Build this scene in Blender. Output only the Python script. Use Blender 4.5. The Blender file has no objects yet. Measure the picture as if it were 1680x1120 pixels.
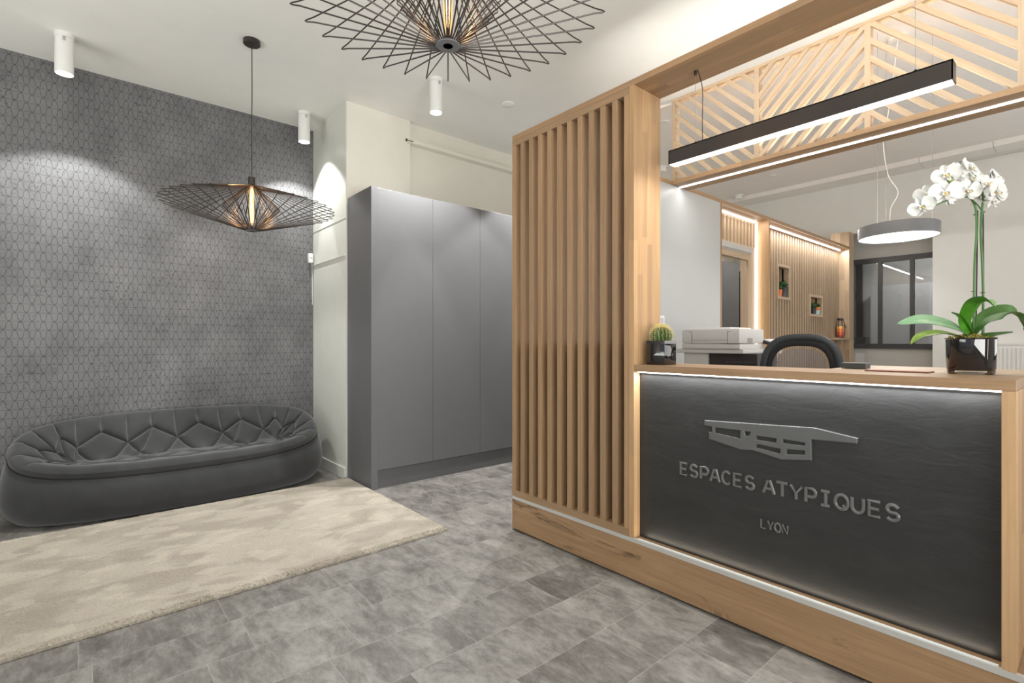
import bpy, bmesh, math, random
import numpy as np
from mathutils import Vector, Matrix
PI = math.pi
S = bpy.context.scene
COL = S.collection
random.seed(7)

# ---------------------------------------------------------------- camera, world, exposure
H = 1.22
FX, FY = .6482, .7612            # view direction on the plan
cd = bpy.data.cameras.new('camera'); cam = bpy.data.objects.new('camera', cd); COL.objects.link(cam)
cam.location = (0, 0, H); cam.rotation_euler = (PI/2, 0, -math.atan2(FX, FY))
cd.sensor_width = 36; cd.lens = 36*830/1680; cd.shift_y = 1/1680; cd.clip_start = .02
S.camera = cam
S.view_settings.view_transform = 'Standard'; S.view_settings.look = 'None'
S.view_settings.gamma = 1; S.view_settings.use_curve_mapping = False
S.view_settings.exposure = 0.0
S.cycles.max_bounces = 7; S.cycles.diffuse_bounces = 4; S.cycles.glossy_bounces = 3
S.cycles.transmission_bounces = 5; S.cycles.transparent_max_bounces = 8
S.cycles.sample_clamp_indirect = 4; S.cycles.caustics_reflective = False; S.cycles.caustics_refractive = False
S.cycles.use_denoising = True
W = bpy.data.worlds.new('world'); S.world = W; W.use_nodes = True
W.node_tree.nodes['Background'].inputs[0].default_value = (.8, .9, 1, 1)
W.node_tree.nodes['Background'].inputs[1].default_value = 1.0

def link(o): COL.objects.link(o); return o
def area(name, loc, rot, sx, sy, power, col=(1, 1, 1), spread=PI):
    l = bpy.data.lights.new(name, 'AREA'); l.shape = 'RECTANGLE'; l.size = sx; l.size_y = sy
    l.energy = power; l.color = col; l.spread = spread
    o = link(bpy.data.objects.new(name, l)); o.location = loc; o.rotation_euler = rot; return o
def spot(name, loc, power, angle, blend, col=(1, 1, 1), r=.03, rot=(0, 0, 0)):
    l = bpy.data.lights.new(name, 'SPOT'); l.energy = power; l.spot_size = math.radians(angle)
    l.spot_blend = blend; l.color = col; l.shadow_soft_size = r
    o = link(bpy.data.objects.new(name, l)); o.location = loc; o.rotation_euler = rot; return o
NEUT = (1, .97, .92); WARM = (1, .86, .68); COOL = (.93, .97, 1)
# added fill lights at the unseen windows behind the camera, tilted towards the ceiling
area('added_fill_front', (.2, -2.12, 1.25), (PI/2, 0, 0), 4.4, 1.6, 275, (1, .985, .94)).rotation_euler = (-PI/2-.85, 0, PI)
area('added_fill_side', (-2.52, 3.0, 1.15), (0, -PI/2-1.25, 0), 1.5, 3.0, 95, (1, .985, .93))
area('added_fill_office', (6.2, -2.12, 1.8), (-PI/2-.7, 0, PI), 4.0, 2.4, 85, (1, .985, .95))

# ---------------------------------------------------------------- helpers
def root_of(o):
    while o.parent: o = o.parent
    return o
def tag(o, label=None, cat=None, group=None, kind=None):
    if label: o['label'] = label
    if cat: o['category'] = cat
    if group: o['group'] = group
    if kind: o['kind'] = kind
    return o
def thing(name, label, cat, loc=(0, 0, 0), rz=0, group=None):
    o = link(bpy.data.objects.new(name, None)); o.location = loc; o.rotation_euler = (0, 0, rz)
    o.empty_display_size = .1
    return tag(o, label, cat, group)
class MB:
    """collects shapes in WORLD coordinates; build() links them as one mesh"""
    def __init__(s): s.v = []; s.f = []
    def add(s, vs, fs):
        n = len(s.v); s.v += [tuple(v) for v in vs]; s.f += [tuple(i+n for i in f) for f in fs]; return s
    def box(s, x0, x1, y0, y1, z0, z1, b=0):
        x0, x1 = min(x0, x1), max(x0, x1); y0, y1 = min(y0, y1), max(y0, y1); z0, z1 = min(z0, z1), max(z0, z1)
        if b <= 0:
            return s.add([(x, y, z) for z in (z0, z1) for y in (y0, y1) for x in (x0, x1)],
                         [(0, 2, 3, 1), (4, 5, 7, 6), (0, 1, 5, 4), (2, 6, 7, 3), (0, 4, 6, 2), (1, 3, 7, 5)])
        bm = bmesh.new(); bmesh.ops.create_cube(bm, size=1)
        for v in bm.verts:
            v.co = Vector(((x0+x1)/2+v.co.x*(x1-x0), (y0+y1)/2+v.co.y*(y1-y0), (z0+z1)/2+v.co.z*(z1-z0)))
        b = min(b, (x1-x0)*.45, (y1-y0)*.45, (z1-z0)*.45)
        bmesh.ops.bevel(bm, geom=bm.edges[:], offset=b, segments=2, affect='EDGES', profile=.6)
        bm.verts.index_update(); s.add([v.co[:] for v in bm.verts], [[v.index for v in f.verts] for f in bm.faces]); bm.free()
        return s
    def obox(s, c, ax, ay, az, b=0):
        """oriented box: centre and three half-axis vectors"""
        m = MB().box(-1, 1, -1, 1, -1, 1, 0) if b <= 0 else MB().box(-1, 1, -1, 1, -1, 1, b)
        c, ax, ay, az = map(Vector, (c, ax, ay, az))
        return s.add([c+ax*v[0]+ay*v[1]+az*v[2] for v in m.v], m.f)
    def tube(s, pts, r, n=8, closed=False, flat=None, caps=True):
        """swept tube; r a number or list; flat=(axis vector, factor) squashes along an axis"""
        P = [Vector(p) for p in pts]; N = len(P); R = r if isinstance(r, (list, tuple)) else [r]*N
        base = len(s.v); T = []
        for i in range(N):
            a = P[i-1] if (i > 0 or closed) else P[i]; b = P[(i+1) % N] if (i < N-1 or closed) else P[i]
            t = (b-a); T.append(t.normalized() if t.length > 1e-9 else Vector((0, 0, 1)))
        u = T[0].orthogonal().normalized()
        for i in range(N):
            u = (u - T[i]*u.dot(T[i])); u = u.normalized() if u.length > 1e-6 else T[i].orthogonal().normalized()
            w = T[i].cross(u)
            for k in range(n):
                a = 2*PI*k/n; d = (u*math.cos(a)+w*math.sin(a))*R[i]
                if flat: ax = Vector(flat[0]); d = d - ax*d.dot(ax)*(1-flat[1])
                s.v.append(tuple(P[i]+d))
        m = N if closed else N-1
        for i in range(m):
            for k in range(n):
                a = base+i*n+k; b = base+i*n+(k+1) % n; j = (i+1) % N
                s.f.append((a, b, base+j*n+(k+1) % n, base+j*n+k))
        if caps and not closed:
            s.f.append(tuple(base+k for k in range(n))[::-1]); s.f.append(tuple(base+(N-1)*n+k for k in range(n)))
        return s
    def lathe(s, c, prof, n=32, sx=1, sy=1):
        """prof: list of (radius, z) from bottom to top, around centre c"""
        base = len(s.v); c = Vector(c)
        for r, z in prof:
            for k in range(n):
                a = 2*PI*k/n; s.v.append((c.x+sx*r*math.cos(a), c.y+sy*r*math.sin(a), c.z+z))
        for i in range(len(prof)-1):
            for k in range(n):
                a = base+i*n+k; b = base+i*n+(k+1) % n
                s.f.append((a, b, b+n, a+n))
        if prof[0][0] > 1e-6: s.f.append(tuple(base+k for k in range(n))[::-1])
        if prof[-1][0] > 1e-6: s.f.append(tuple(base+(len(prof)-1)*n+k for k in range(n)))
        return s
    def grid(s, rows, closed_u=False):
        base = len(s.v); n = len(rows[0])
        for r in rows: s.v += [tuple(p) for p in r]
        for i in range(len(rows)-1):
            for k in range(n if closed_u else n-1):
                k2 = (k+1) % n
                s.f.append((base+i*n+k, base+i*n+k2, base+(i+1)*n+k2, base+(i+1)*n+k))
        return s
    def build(s, name, mat, parent=None, smooth=False, label=None, kind=None):
        me = bpy.data.meshes.new(name); V = s.v
        if parent is not None:
            r = root_of(parent); R = Matrix.Rotation(-r.rotation_euler.z, 3, 'Z'); L = Vector(r.location)
            V = [tuple(R @ (Vector(v)-L)) for v in V]
        me.from_pydata(V, [], s.f); me.update()
        if smooth:
            me.polygons.foreach_set('use_smooth', [True]*len(me.polygons))
            try: me.set_sharp_from_angle(angle=math.radians(40))
            except Exception: pass
        if isinstance(mat, (list, tuple)):
            for m_ in mat: me.materials.append(m_)
        else: me.materials.append(mat)
        o = link(bpy.data.objects.new(name, me))
        if parent is not None: o.parent = parent
        if label: o['label'] = label
        if kind: o['kind'] = kind
        return o
def single(mb, name, mat, label, cat, group=None, origin=None, smooth=False):
    """a thing that is one mesh; its origin is put at its base"""
    vs = np.array(mb.v)
    if origin is None: origin = ((vs[:, 0].min()+vs[:, 0].max())/2, (vs[:, 1].min()+vs[:, 1].max())/2, vs[:, 2].min())
    mb.v = [tuple(Vector(v)-Vector(origin)) for v in mb.v]
    o = mb.build(name, mat, None, smooth); o.location = origin
    return tag(o, label, cat, group)
def struct(name, mb, mat): return tag(mb.build(name, mat), kind='structure')
def copy_tree(o, parent=None):
    c = o.copy(); COL.objects.link(c); c.parent = parent
    for ch in o.children: copy_tree(ch, c)
    return c
def at(px, py, d):
    """point seen at pixel (px,py) of the 1680x1120 photograph at depth d"""
    u = (px-840)/830; v = (561-py)/830
    return Vector((d*(FX+FY*u), d*(FY-FX*u), H+d*v))
def cr(pts, n=8):
    """Catmull-Rom through the points"""
    P = [Vector(p) for p in pts]; P = [P[0]*2-P[1]]+P+[P[-1]*2-P[-2]]; out = []
    for i in range(1, len(P)-2):
        for k in range(n):
            t = k/n; a, b, c, d = P[i-1], P[i], P[i+1], P[i+2]
            out.append(.5*((2*b)+(c-a)*t+(2*a-5*b+4*c-d)*t*t+(-a+3*b-3*c+d)*t**3))
    out.append(P[-2]); return out

# ---------------------------------------------------------------- materials
class NT:
    def __init__(s, name):
        s.m = bpy.data.materials.new(name); s.m.use_nodes = True; s.t = s.m.node_tree; s.n = s.t.nodes
        s.b = s.n['Principled BSDF']
    def new(s, typ, **kw):
        x = s.n.new(typ)
        for k, v in kw.items(): setattr(x, k, v)
        return x
    def l(s, a, b): s.t.links.new(a, b)
    def val(s, x, sock):
        if hasattr(x, 'is_output'): s.l(x, sock)
        else: sock.default_value = x
    def math(s, op, a, b=0.0, c=None, clamp=False):
        x = s.new('ShaderNodeMath', operation=op, use_clamp=clamp); s.val(a, x.inputs[0]); s.val(b, x.inputs[1])
        if c is not None: s.val(c, x.inputs[2])
        return x.outputs[0]
    def coords(s, scale=(1, 1, 1), kind='Object'):
        tc = s.new('ShaderNodeTexCoord'); mp = s.new('ShaderNodeMapping'); mp.inputs['Scale'].default_value = scale
        s.l(tc.outputs[kind], mp.inputs[0]); return mp.outputs[0]
    def noise(s, vec, scale, detail=4, rough=.55, dist=0):
        x = s.new('ShaderNodeTexNoise'); s.l(vec, x.inputs['Vector']); x.inputs['Scale'].default_value = scale
        x.inputs['Detail'].default_value = detail; x.inputs['Roughness'].default_value = rough
        x.inputs['Distortion'].default_value = dist; return x.outputs[0]
    def ramp(s, fac, stops, interp='LINEAR'):
        x = s.new('ShaderNodeValToRGB'); x.color_ramp.interpolation = interp; s.l(fac, x.inputs[0])
        e = x.color_ramp.elements
        while len(e) > len(stops): e.remove(e[-1])
        while len(e) < len(stops): e.new(.5)
        for i, (p, c) in enumerate(stops): e[i].position = p; e[i].color = (*c, 1) if len(c) == 3 else c
        return x.outputs[0]
    def mix(s, fac, a, b, mode='MIX'):
        x = s.new('ShaderNodeMix', data_type='RGBA', blend_type=mode)
        s.val(fac, x.inputs[0])
        for v, i in ((a, 6), (b, 7)):
            if hasattr(v, 'is_output'): s.l(v, x.inputs[i])
            else: x.inputs[i].default_value = (*v, 1) if len(v) == 3 else v
        return x.outputs[2]
    def col(s, c):
        if hasattr(c, 'is_output'): s.l(c, s.b.inputs['Base Color'])
        else: s.b.inputs['Base Color'].default_value = (*c, 1)
        return s
    def p(s, **kw):
        for k, v in kw.items():
            i = s.b.inputs[k.replace('_', ' ')]
            if hasattr(v, 'is_output'): s.l(v, i)
            elif isinstance(v, tuple): i.default_value = (*v, 1)
            else: i.default_value = v
        return s
    def bump(s, h, strength=.3, dist=.01):
        x = s.new('ShaderNodeBump'); x.inputs['Strength'].default_value = strength; x.inputs['Distance'].default_value = dist
        s.l(h, x.inputs['Height']); s.l(x.outputs[0], s.b.inputs['Normal']); return s
def plain(name, c, rough=.5, metal=0, noise=.04, bump=0, bscale=200, coat=0, spec=.5):
    t = NT(name); v = t.coords(); n = t.noise(v, 6, 3)
    c2 = tuple(max(0, x*(1-noise)) for x in c); c3 = tuple(min(1, x*(1+noise)) for x in c)
    t.col(t.ramp(n, [(.3, c2), (.7, c3)])).p(Roughness=rough, Metallic=metal)
    t.b.inputs['Specular IOR Level'].default_value = spec
    if coat: t.b.inputs['Coat Weight'].default_value = coat
    if bump: t.bump(t.noise(v, bscale, 2), bump, .002)
    return t.m
def emis(name, c, strength):
    t = NT(name); t.col(c).p(Emission_Color=c, Emission_Strength=strength); t.m.cycles.emission_sampling = 'NONE'; return t.m
def wood(name, axis, light=(.41, .268, .152), dark=(.245, .15, .08), stave=None, rough=.5, knots=False):
    t = NT(name)
    sc = [9, 9, 9]; sc[axis] = .7; v = t.coords(tuple(sc)); big = t.noise(v, 1.0, 5, .6, .6)
    sc2 = [90, 90, 90]; sc2[axis] = 3; fine = t.noise(t.coords(tuple(sc2)), 1.0, 3, .6)
    mid = tuple((a+b)/2 for a, b in zip(light, dark))
    c = t.ramp(big, [(.28, mid), (.45, light), (.55, tuple(x*.93 for x in light)), (.72, mid)])
    c = t.mix(t.math('MULTIPLY', t.ramp(fine, [(.42, (1, 1, 1)), (.62, (0, 0, 0))]), .32), c, dark)
    if stave is not None:
        w, ln, ax = stave
        sep = t.new('ShaderNodeSeparateXYZ'); t.l(t.coords(), sep.inputs[0])
        tr = t.math('FLOOR', t.math('DIVIDE', sep.outputs[ax], w))
        wn = t.new('ShaderNodeTexWhiteNoise', noise_dimensions='1D'); t.l(tr, wn.inputs['W'])
        al = t.math('FLOOR', t.math('ADD', t.math('DIVIDE', sep.outputs[axis], ln), t.math('MULTIPLY', wn.outputs[0], 7.3)))
        w2 = t.new('ShaderNodeTexWhiteNoise', noise_dimensions='2D'); cmb = t.new('ShaderNodeCombineXYZ')
        t.l(tr, cmb.inputs[0]); t.l(al, cmb.inputs[1]); t.l(cmb.outputs[0], w2.inputs['Vector'])
        c = t.mix(1.0, c, t.ramp(w2.outputs[0], [(0, (.80, .78, .76)), (.5, (1, .98, .95)), (1, (1.1, 1.04, .98))]), 'MULTIPLY')
    if knots:
        sk = [5, 5, 5]; sk[axis] = 1.3; vk = t.coords(tuple(sk)); k = t.noise(vk, 1.0, 7, .68, 1.2)
        c = t.mix(t.ramp(k, [(.585, (0, 0, 0)), (.66, (.8, .8, .8))]), c, (.085, .048, .026))
        sk = [26, 26, 26]; sk[axis] = 1.6; k2 = t.noise(t.coords(tuple(sk)), 1.0, 5, .7, .4)
        c = t.mix(t.ramp(k2, [(.58, (0, 0, 0)), (.72, (.45, .45, .45))]), c, dark)
    oi = t.new('ShaderNodeObjectInfo'); c = t.mix(1.0, c, t.ramp(oi.outputs['Random'], [(0, (.82, .80, .78)), (.5, (.98, .97, .96)), (1, (1.12, 1.08, 1.03))]), 'MULTIPLY')
    t.col(c).p(Roughness=rough); t.bump(fine, .12, .002)
    return t.m

OAK_Z = wood('oak_vertical', 2); OAK_Y = wood('oak_along_y', 1); OAK_X = wood('oak_along_x', 0)
STAVE_Z = wood('oak_staves_vertical', 2, (.50, .33, .18), (.33, .20, .105), (.043, .55, 0))
STAVE_Y = wood('oak_staves_along_y', 1, (.38, .25, .142), (.24, .145, .08), (.045, .6, 0))
STAVE_YZ = wood('oak_staves_end', 2, (.50, .34, .195), (.35, .22, .12), (.05, .5, 0))
PLINTH_M = wood('knotty_oak', 1, (.40, .255, .14), (.22, .13, .07), None, .45, True)
PALE_Z = wood('pale_oak_vertical', 2, (.56, .435, .305), (.40, .29, .195))
PALE_X = wood('pale_oak_along_x', 0, (.56, .43, .30), (.42, .30, .20))
PALE_Y = wood('pale_oak_along_y', 1, (.48, .36, .24), (.34, .245, .16))
PALE_S = wood('pale_oak_staves', 2, (.60, .46, .32), (.42, .30, .20), (.06, .45, 1))
def diag_wood(name, sgn):
    t = NT(name); tc = t.new('ShaderNodeTexCoord'); mp = t.new('ShaderNodeMapping'); mp.inputs['Rotation'].default_value = (sgn*PI/4, 0, 0)
    t.l(tc.outputs['Object'], mp.inputs[0]); m2 = t.new('ShaderNodeMapping'); m2.inputs['Scale'].default_value = (40, 1.5, 40)
    t.l(mp.outputs[0], m2.inputs[0]); n = t.noise(m2.outputs[0], 1, 4, .6)
    t.col(t.ramp(n, [(.3, (.44, .325, .21)), (.7, (.54, .415, .285))])).p(Roughness=.5); return t.m
DIAG = {1: diag_wood('oak_diagonal_rising', 1), -1: diag_wood('oak_diagonal_falling', -1)}
PAINT = plain('white_paint', (.78, .78, .75), .55, noise=.015)
PAINT_WARM = plain('cream_paint', (.84, .81, .72), .55, noise=.015)
PAINT_SIDE = plain('pale_green_white_panel', (.72, .73, .67), .35, noise=.02)
CEIL_M = plain('ceiling_paint', (.86, .86, .82), .7, noise=.015)
CEIL2_M = plain('office_ceiling_paint', (.86, .83, .80), .7, noise=.015)
PANEL_W = plain('white_laminate', (.47, .48, .475), .4, noise=.01)
GREYWALL = plain('grey_paint', (.52, .505, .475), .6, noise=.02)
GREYLAC = plain('grey_lacquer', (.145, .145, .151), .38, noise=.02)
GREYKICK = plain('grey_kickboard_lacquer', (.12, .12, .125), .4, noise=.02)
WHITE_L = plain('white_lamp_metal', (.82, .82, .80), .35, noise=.01)
BLACK_M = plain('black_metal', (.018, .016, .015), .4, noise=.1)
DARKGREY = plain('dark_grey_metal', (.05, .05, .053), .4, noise=.05)
BRONZE = plain('dark_bronze_metal', (.060, .050, .046), .32, .6, noise=.05)
LAMPGREY = plain('grey_lamp_metal', (.16, .16, .165), .4, noise=.04)
ALU = plain('aluminium', (.62, .61, .58), .35, .3, noise=.03)
STEEL = plain('steel_cable', (.45, .45, .45), .3, .8)
CHROME = plain('chrome', (.7, .7, .7), .15, 1)
PRINTER_W = plain('printer_plastic', (.60, .585, .57), .45, noise=.02)
PRINTER_D = plain('printer_dark_plastic', (.035, .03, .03), .4)
GLOSSBLACK = plain('glossy_black_ceramic', (.012, .011, .011), .06, coat=.6, noise=.02)
LED = emis('led_light', (1, .98, .95), 6.0)
LEDV = emis('soft_led_light', (1, .98, .95), 2.4)
DIFF = emis('lamp_diffuser', (1, .99, .97), 2.2)
FIL = emis('glowing_filament', (1, .62, .28), 14.0)

def leather():
    t = NT('black_leatherette'); v = t.coords()
    n1 = t.noise(t.coords((1, 3, 9)), 2.2, 5, .6, .6); n2 = t.noise(v, 40, 3, .6)
    t.col(t.ramp(n1, [(.3, (.021, .0205, .020)), (.7, (.030, .0295, .029))])).p(Roughness=.42)
    t.bump(t.math('ADD', n1, t.math('MULTIPLY', n2, .10)), .30, .006); return t.m
LEATHER = leather()
LETTERS = plain('raised_black_letters', (.12, .12, .12), .25, noise=.05)
RELIEF = plain('black_relief', (.11, .11, .11), .26, noise=.05)
def fabric():
    t = NT('charcoal_felt'); v = t.coords(); n = t.noise(v, 5, 5, .6); f = t.noise(v, 500, 2, .6)
    c = t.ramp(n, [(.3, (.038, .039, .041)), (.7, (.054, .055, .057))])
    c = t.mix(t.ramp(f, [(.62, (0, 0, 0)), (.75, (.35, .35, .35))]), c, (.16, .16, .16))
    t.col(c).p(Roughness=.95, Sheen_Weight=.35, Sheen_Roughness=.5); t.b.inputs['Specular IOR Level'].default_value = .15
    t.bump(f, .25, .002); return t.m
FELT = fabric()
PIPE_M = plain('black_piping', (.010, .010, .011), .8)
def rugmat():
    t = NT('beige_pile'); v = t.coords((1, 1.6, 1)); a = t.noise(v, 2.6, 2.5, .5, .7); b = t.noise(v, 5, 2, .45, .6); f = t.noise(t.coords(), 170, 3, .7)
    c = t.ramp(a, [(.34, (.30, .26, .21)), (.46, (.34, .30, .245)), (.53, (.40, .356, .292)), (.66, (.415, .37, .305)), (.72, (.345, .305, .25))])
    c = t.mix(t.ramp(b, [(.56, (0, 0, 0)), (.61, (.45, .45, .45))]), c, (.52, .47, .39))
    c = t.mix(t.ramp(f, [(.35, (.4, .4, .4)), (.5, (0, 0, 0))]), c, (.30, .26, .21))
    t.col(c).p(Roughness=1, Sheen_Weight=.3); t.b.inputs['Specular IOR Level'].default_value = .05; t.bump(f, .6, .006); return t.m
RUG_M = rugmat()
def floormat():
    t = NT('stone_look_vinyl_tile'); sep = t.new('ShaderNodeSeparateXYZ'); t.l(t.coords(), sep.inputs[0])
    X, Y = sep.outputs[0], sep.outputs[1]; RW, TL = .274, .50
    ry = t.math('DIVIDE', t.math('SUBTRACT', Y, 1.385), RW); row = t.math('FLOOR', ry); fy = t.math('FRACT', ry)
    wn = t.new('ShaderNodeTexWhiteNoise', noise_dimensions='1D'); t.l(row, wn.inputs['W'])
    rx = t.math('ADD', t.math('DIVIDE', X, TL), t.math('MULTIPLY', wn.outputs[0], 3.7)); colm = t.math('FLOOR', rx); fx = t.math('FRACT', rx)
    dy = t.math('MULTIPLY', t.math('SUBTRACT', .5, t.math('ABSOLUTE', t.math('SUBTRACT', fy, .5))), RW)
    dx = t.math('MULTIPLY', t.math('SUBTRACT', .5, t.math('ABSOLUTE', t.math('SUBTRACT', fx, .5))), TL)
    d = t.math('MINIMUM', dx, dy); joint = t.ramp(t.math('MULTIPLY', d, 100), [(.11, (1, 1, 1)), (.20, (0, 0, 0))])
    cm = t.new('ShaderNodeCombineXYZ'); t.l(row, cm.inputs[0]); t.l(colm, cm.inputs[1])
    w2 = t.new('ShaderNodeTexWhiteNoise', noise_dimensions='3D'); t.l(cm.outputs[0], w2.inputs['Vector'])
    va = t.new('ShaderNodeVectorMath', operation='ADD'); vs = t.new('ShaderNodeVectorMath', operation='SCALE')
    t.l(w2.outputs[1], vs.inputs[0]); vs.inputs['Scale'].default_value = 9
    t.l(t.coords((5.5, 2.4, 1)), va.inputs[0]); t.l(vs.outputs[0], va.inputs[1])
    n = t.noise(va.outputs[0], 1.25, 10, .76, .4)
    n2 = t.noise(t.coords((3, 1.4, 1)), 14, 8, .8, .2)
    f = t.math('ADD', t.math('MULTIPLY', n, .74), t.math('MULTIPLY', n2, .26)); f = t.math('ADD', f, t.math('MULTIPLY', t.math('SUBTRACT', w2.outputs[0], .5), .055))
    c = t.ramp(f, [(.37, (.084, .078, .071)), (.465, (.155, .146, .134)), (.53, (.222, .21, .194)), (.63, (.312, .296, .272))])
    c = t.mix(t.math('MULTIPLY', joint, .38), c, (.42, .41, .39))
    t.col(c).p(Roughness=t.math('ADD', .34, t.math('MULTIPLY', n2, .2))); t.b.inputs['Specular IOR Level'].default_value = .45
    t.bump(t.math('SUBTRACT', n2, joint), .08, .003); return t.m
FLOOR_M = floormat()
def wallpaper():
    t = NT('grey_interlaced_wallpaper'); sep = t.new('ShaderNodeSeparateXYZ'); t.l(t.coords(), sep.inputs[0])
    X, Z = sep.outputs[0], sep.outputs[2]; P, R = .0625, .0655
    rz = t.math('DIVIDE', Z, R); row = t.math('FLOOR', rz); y = t.math('FRACT', rz)
    par = t.math('MULTIPLY', t.math('MODULO', row, 2), .5)
    tx = t.math('MULTIPLY', t.math('ABSOLUTE', t.math('SUBTRACT', t.math('FRACT', t.math('ADD', t.math('DIVIDE', X, P), par)), .5)), 2)  # 0 at peak
    yc = t.math('SUBTRACT', y, .5); ya = t.math('MULTIPLY', t.math('ABSOLUTE', yc), 2)
    k = t.math('MULTIPLY', t.math('POWER', t.math('DIVIDE', t.math('SUBTRACT', ya, .48), .52, clamp=True), .92), .46)
    k = t.math('ADD', k, .03); t0 = t.math('SUBTRACT', .5, t.math('MULTIPLY', t.math('SIGN', yc), k))
    dc = t.math('MULTIPLY', t.math('ABSOLUTE', t.math('SUBTRACT', tx, t0)), P*.5)
    dc = t.math('DIVIDE', dc, t.math('ADD', 1, t.math('MULTIPLY', t.math('GREATER_THAN', ya, .5), .25)))
    dh = t.math('MULTIPLY', t.math('SUBTRACT', .5, t.math('ABSOLUTE', t.math('SUBTRACT', y, .5))), R)
    lc = t.ramp(t.math('MULTIPLY', dc, 200), [(.17, (1, 1, 1)), (.42, (0, 0, 0))])
    lh = t.ramp(t.math('MULTIPLY', dh, 200), [(.13, (.9, .9, .9)), (.34, (0, 0, 0))])
    line = t.math('MAXIMUM', lc, lh)
    n = t.noise(t.coords((1, 1, .8)), 3.0, 6, .65); s = t.noise(t.coords(), 42, 3, .7); g = t.noise(t.coords(), 4.5, 2, .5)
    c = t.ramp(n, [(.35, (.115, .115, .121)), (.65, (.185, .185, .191))])
    sp = t.math('MULTIPLY', t.ramp(s, [(.56, (0, 0, 0)), (.66, (1, 1, 1))]), t.ramp(g, [(.40, (.1, .1, .1)), (.62, (1, 1, 1))]))
    c = t.mix(t.math('MULTIPLY', sp, .8), c, (.03, .03, .032)); c = t.mix(t.math('MULTIPLY', line, .92), c, (.022, .022, .025))
    t.col(c).p(Roughness=.48); t.bump(t.math('MULTIPLY', line, -1), .25, .002); return t.m
WALLPAPER = wallpaper()
def glassmat(name, tint=(.9, .92, .93), fac=.10):
    t = NT(name); tr = t.new('ShaderNodeBsdfTransparent'); tr.inputs[0].default_value = (*tint, 1)
    gl = t.new('ShaderNodeBsdfGlossy'); gl.inputs['Roughness'].default_value = .02; mx = t.new('ShaderNodeMixShader')
    fr = t.new('ShaderNodeFresnel'); fr.inputs[0].default_value = 1.5
    t.l(t.math('ADD', fr.outputs[0], fac, clamp=True), mx.inputs[0]); t.l(tr.outputs[0], mx.inputs[1]); t.l(gl.outputs[0], mx.inputs[2])
    t.l(mx.outputs[0], t.n['Material Output'].inputs[0]); return t.m
GLASS = glassmat('window_glass', (.80, .81, .83), .03)
def bulbmat():
    t = NT('amber_bulb_glass'); tr = t.new('ShaderNodeBsdfTransparent'); tr.inputs[0].default_value = (1, .85, .65, 1); e = t.new('ShaderNodeEmission'); e.inputs[0].default_value = (1, .52, .22, 1); e.inputs[1].default_value = .75
    a = t.new('ShaderNodeAddShader'); t.l(tr.outputs[0], a.inputs[0]); t.l(e.outputs[0], a.inputs[1]); t.l(a.outputs[0], t.n['Material Output'].inputs[0]); t.m.cycles.emission_sampling = 'NONE'; return t.m
BULBGLASS = bulbmat()
CLEAR = glassmat('thick_clear_glass', (.8, .82, .8), .25)

# ---------------------------------------------------------------- the room shell
ZC, ZC2 = 3.37, 3.75
XP = 2.14                      # front of the reception
struct('floor', MB().box(-2.7, 13.2, -2.3, 5.4, -.1, 0), FLOOR_M)
struct('ceiling', MB().box(-2.7, 4.06, -2.3, 5.4, ZC, ZC2+.1), CEIL_M)
struct('ceiling', MB().box(4.06, 9.3, -2.3, 4.6, ZC2, ZC2+.1), CEIL2_M)
struct('wall_left', MB().box(-2.7, 1.80, 5.24, 5.4, 0, ZC), WALLPAPER)
struct('wall_corner', MB().box(1.80, 2.436, 4.40, 5.4, 0, ZC), PAINT_SIDE)
b = MB().box(2.436, 9.3, 4.44, 4.6, 0, ZC2); struct('wall_back', b, PAINT_WARM)
struct('wall_corner_upper', MB().box(1.805, 2.44, 4.392, 4.40, 2.45, ZC), PAINT_WARM)
struct('baseboard_corner', MB().box(1.786, 1.80, 4.41, 5.24, 0, .095), PAINT_SIDE)
struct('trim_1', MB().box(1.792, 1.80, 4.41, 5.24, 1.995, 2.005).box(1.796, 1.80, 4.41, 5.24, 2.33, 2.335), PAINT_SIDE)
# unseen shop windows, added behind the camera for the room light
def wall_open(name, axis, c0, c1, a0, a1, z1, o0, o1, oz0, oz1, mat):
    m = MB()
    def bx(p, q, r, s_):
        if axis == 'y': m.box(p, q, c0, c1, r, s_)
        else: m.box(c0, c1, p, q, r, s_)
    bx(a0, o0, 0, z1); bx(o1, a1, 0, z1); bx(o0, o1, 0, oz0); bx(o0, o1, oz1, z1)
    return struct(name, m, mat)
wall_open('wall_front', 'y', -2.3, -2.2, -2.7, 4.06, ZC, -2.0, 2.4, .4, 3.05, PAINT)
wall_open('wall_office_front', 'y', -2.3, -2.2, 4.06, 9.3, ZC2, 4.2, 8.2, .6, 3.0, PAINT)
wall_open('wall_street', 'x', -2.7, -2.6, -2.2, 5.24, ZC, -.5, 3.7, .4, 3.05, PAINT)
for i, (ax, c, a, b_, z0, z1) in enumerate((('y', -2.25, -2.0, 2.4, .4, 3.05), ('y', -2.25, 4.2, 8.2, .6, 3.0), ('x', -2.65, -.5, 3.7, .4, 3.05))):
    m = MB(); g = MB(); n = 4
    def bx(mm, p, q, r, s_, t_=.03):
        if ax == 'y': mm.box(p, q, c-t_, c+t_, r, s_)
        else: mm.box(c-t_, c+t_, p, q, r, s_)
    bx(m, a, b_, z0, z0+.05, .032); bx(m, a, b_, z1-.05, z1, .032)
    for k in range(n+1):
        q = a+(b_-a)*k/n; bx(m, max(a, q-.025), min(b_, q+.025), z0, z1)
    w = struct('window_%d' % (i+2), m, DARKGREY); bx(g, a, b_, z0, z1, .004); g.build('pane', GLASS, w)
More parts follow.
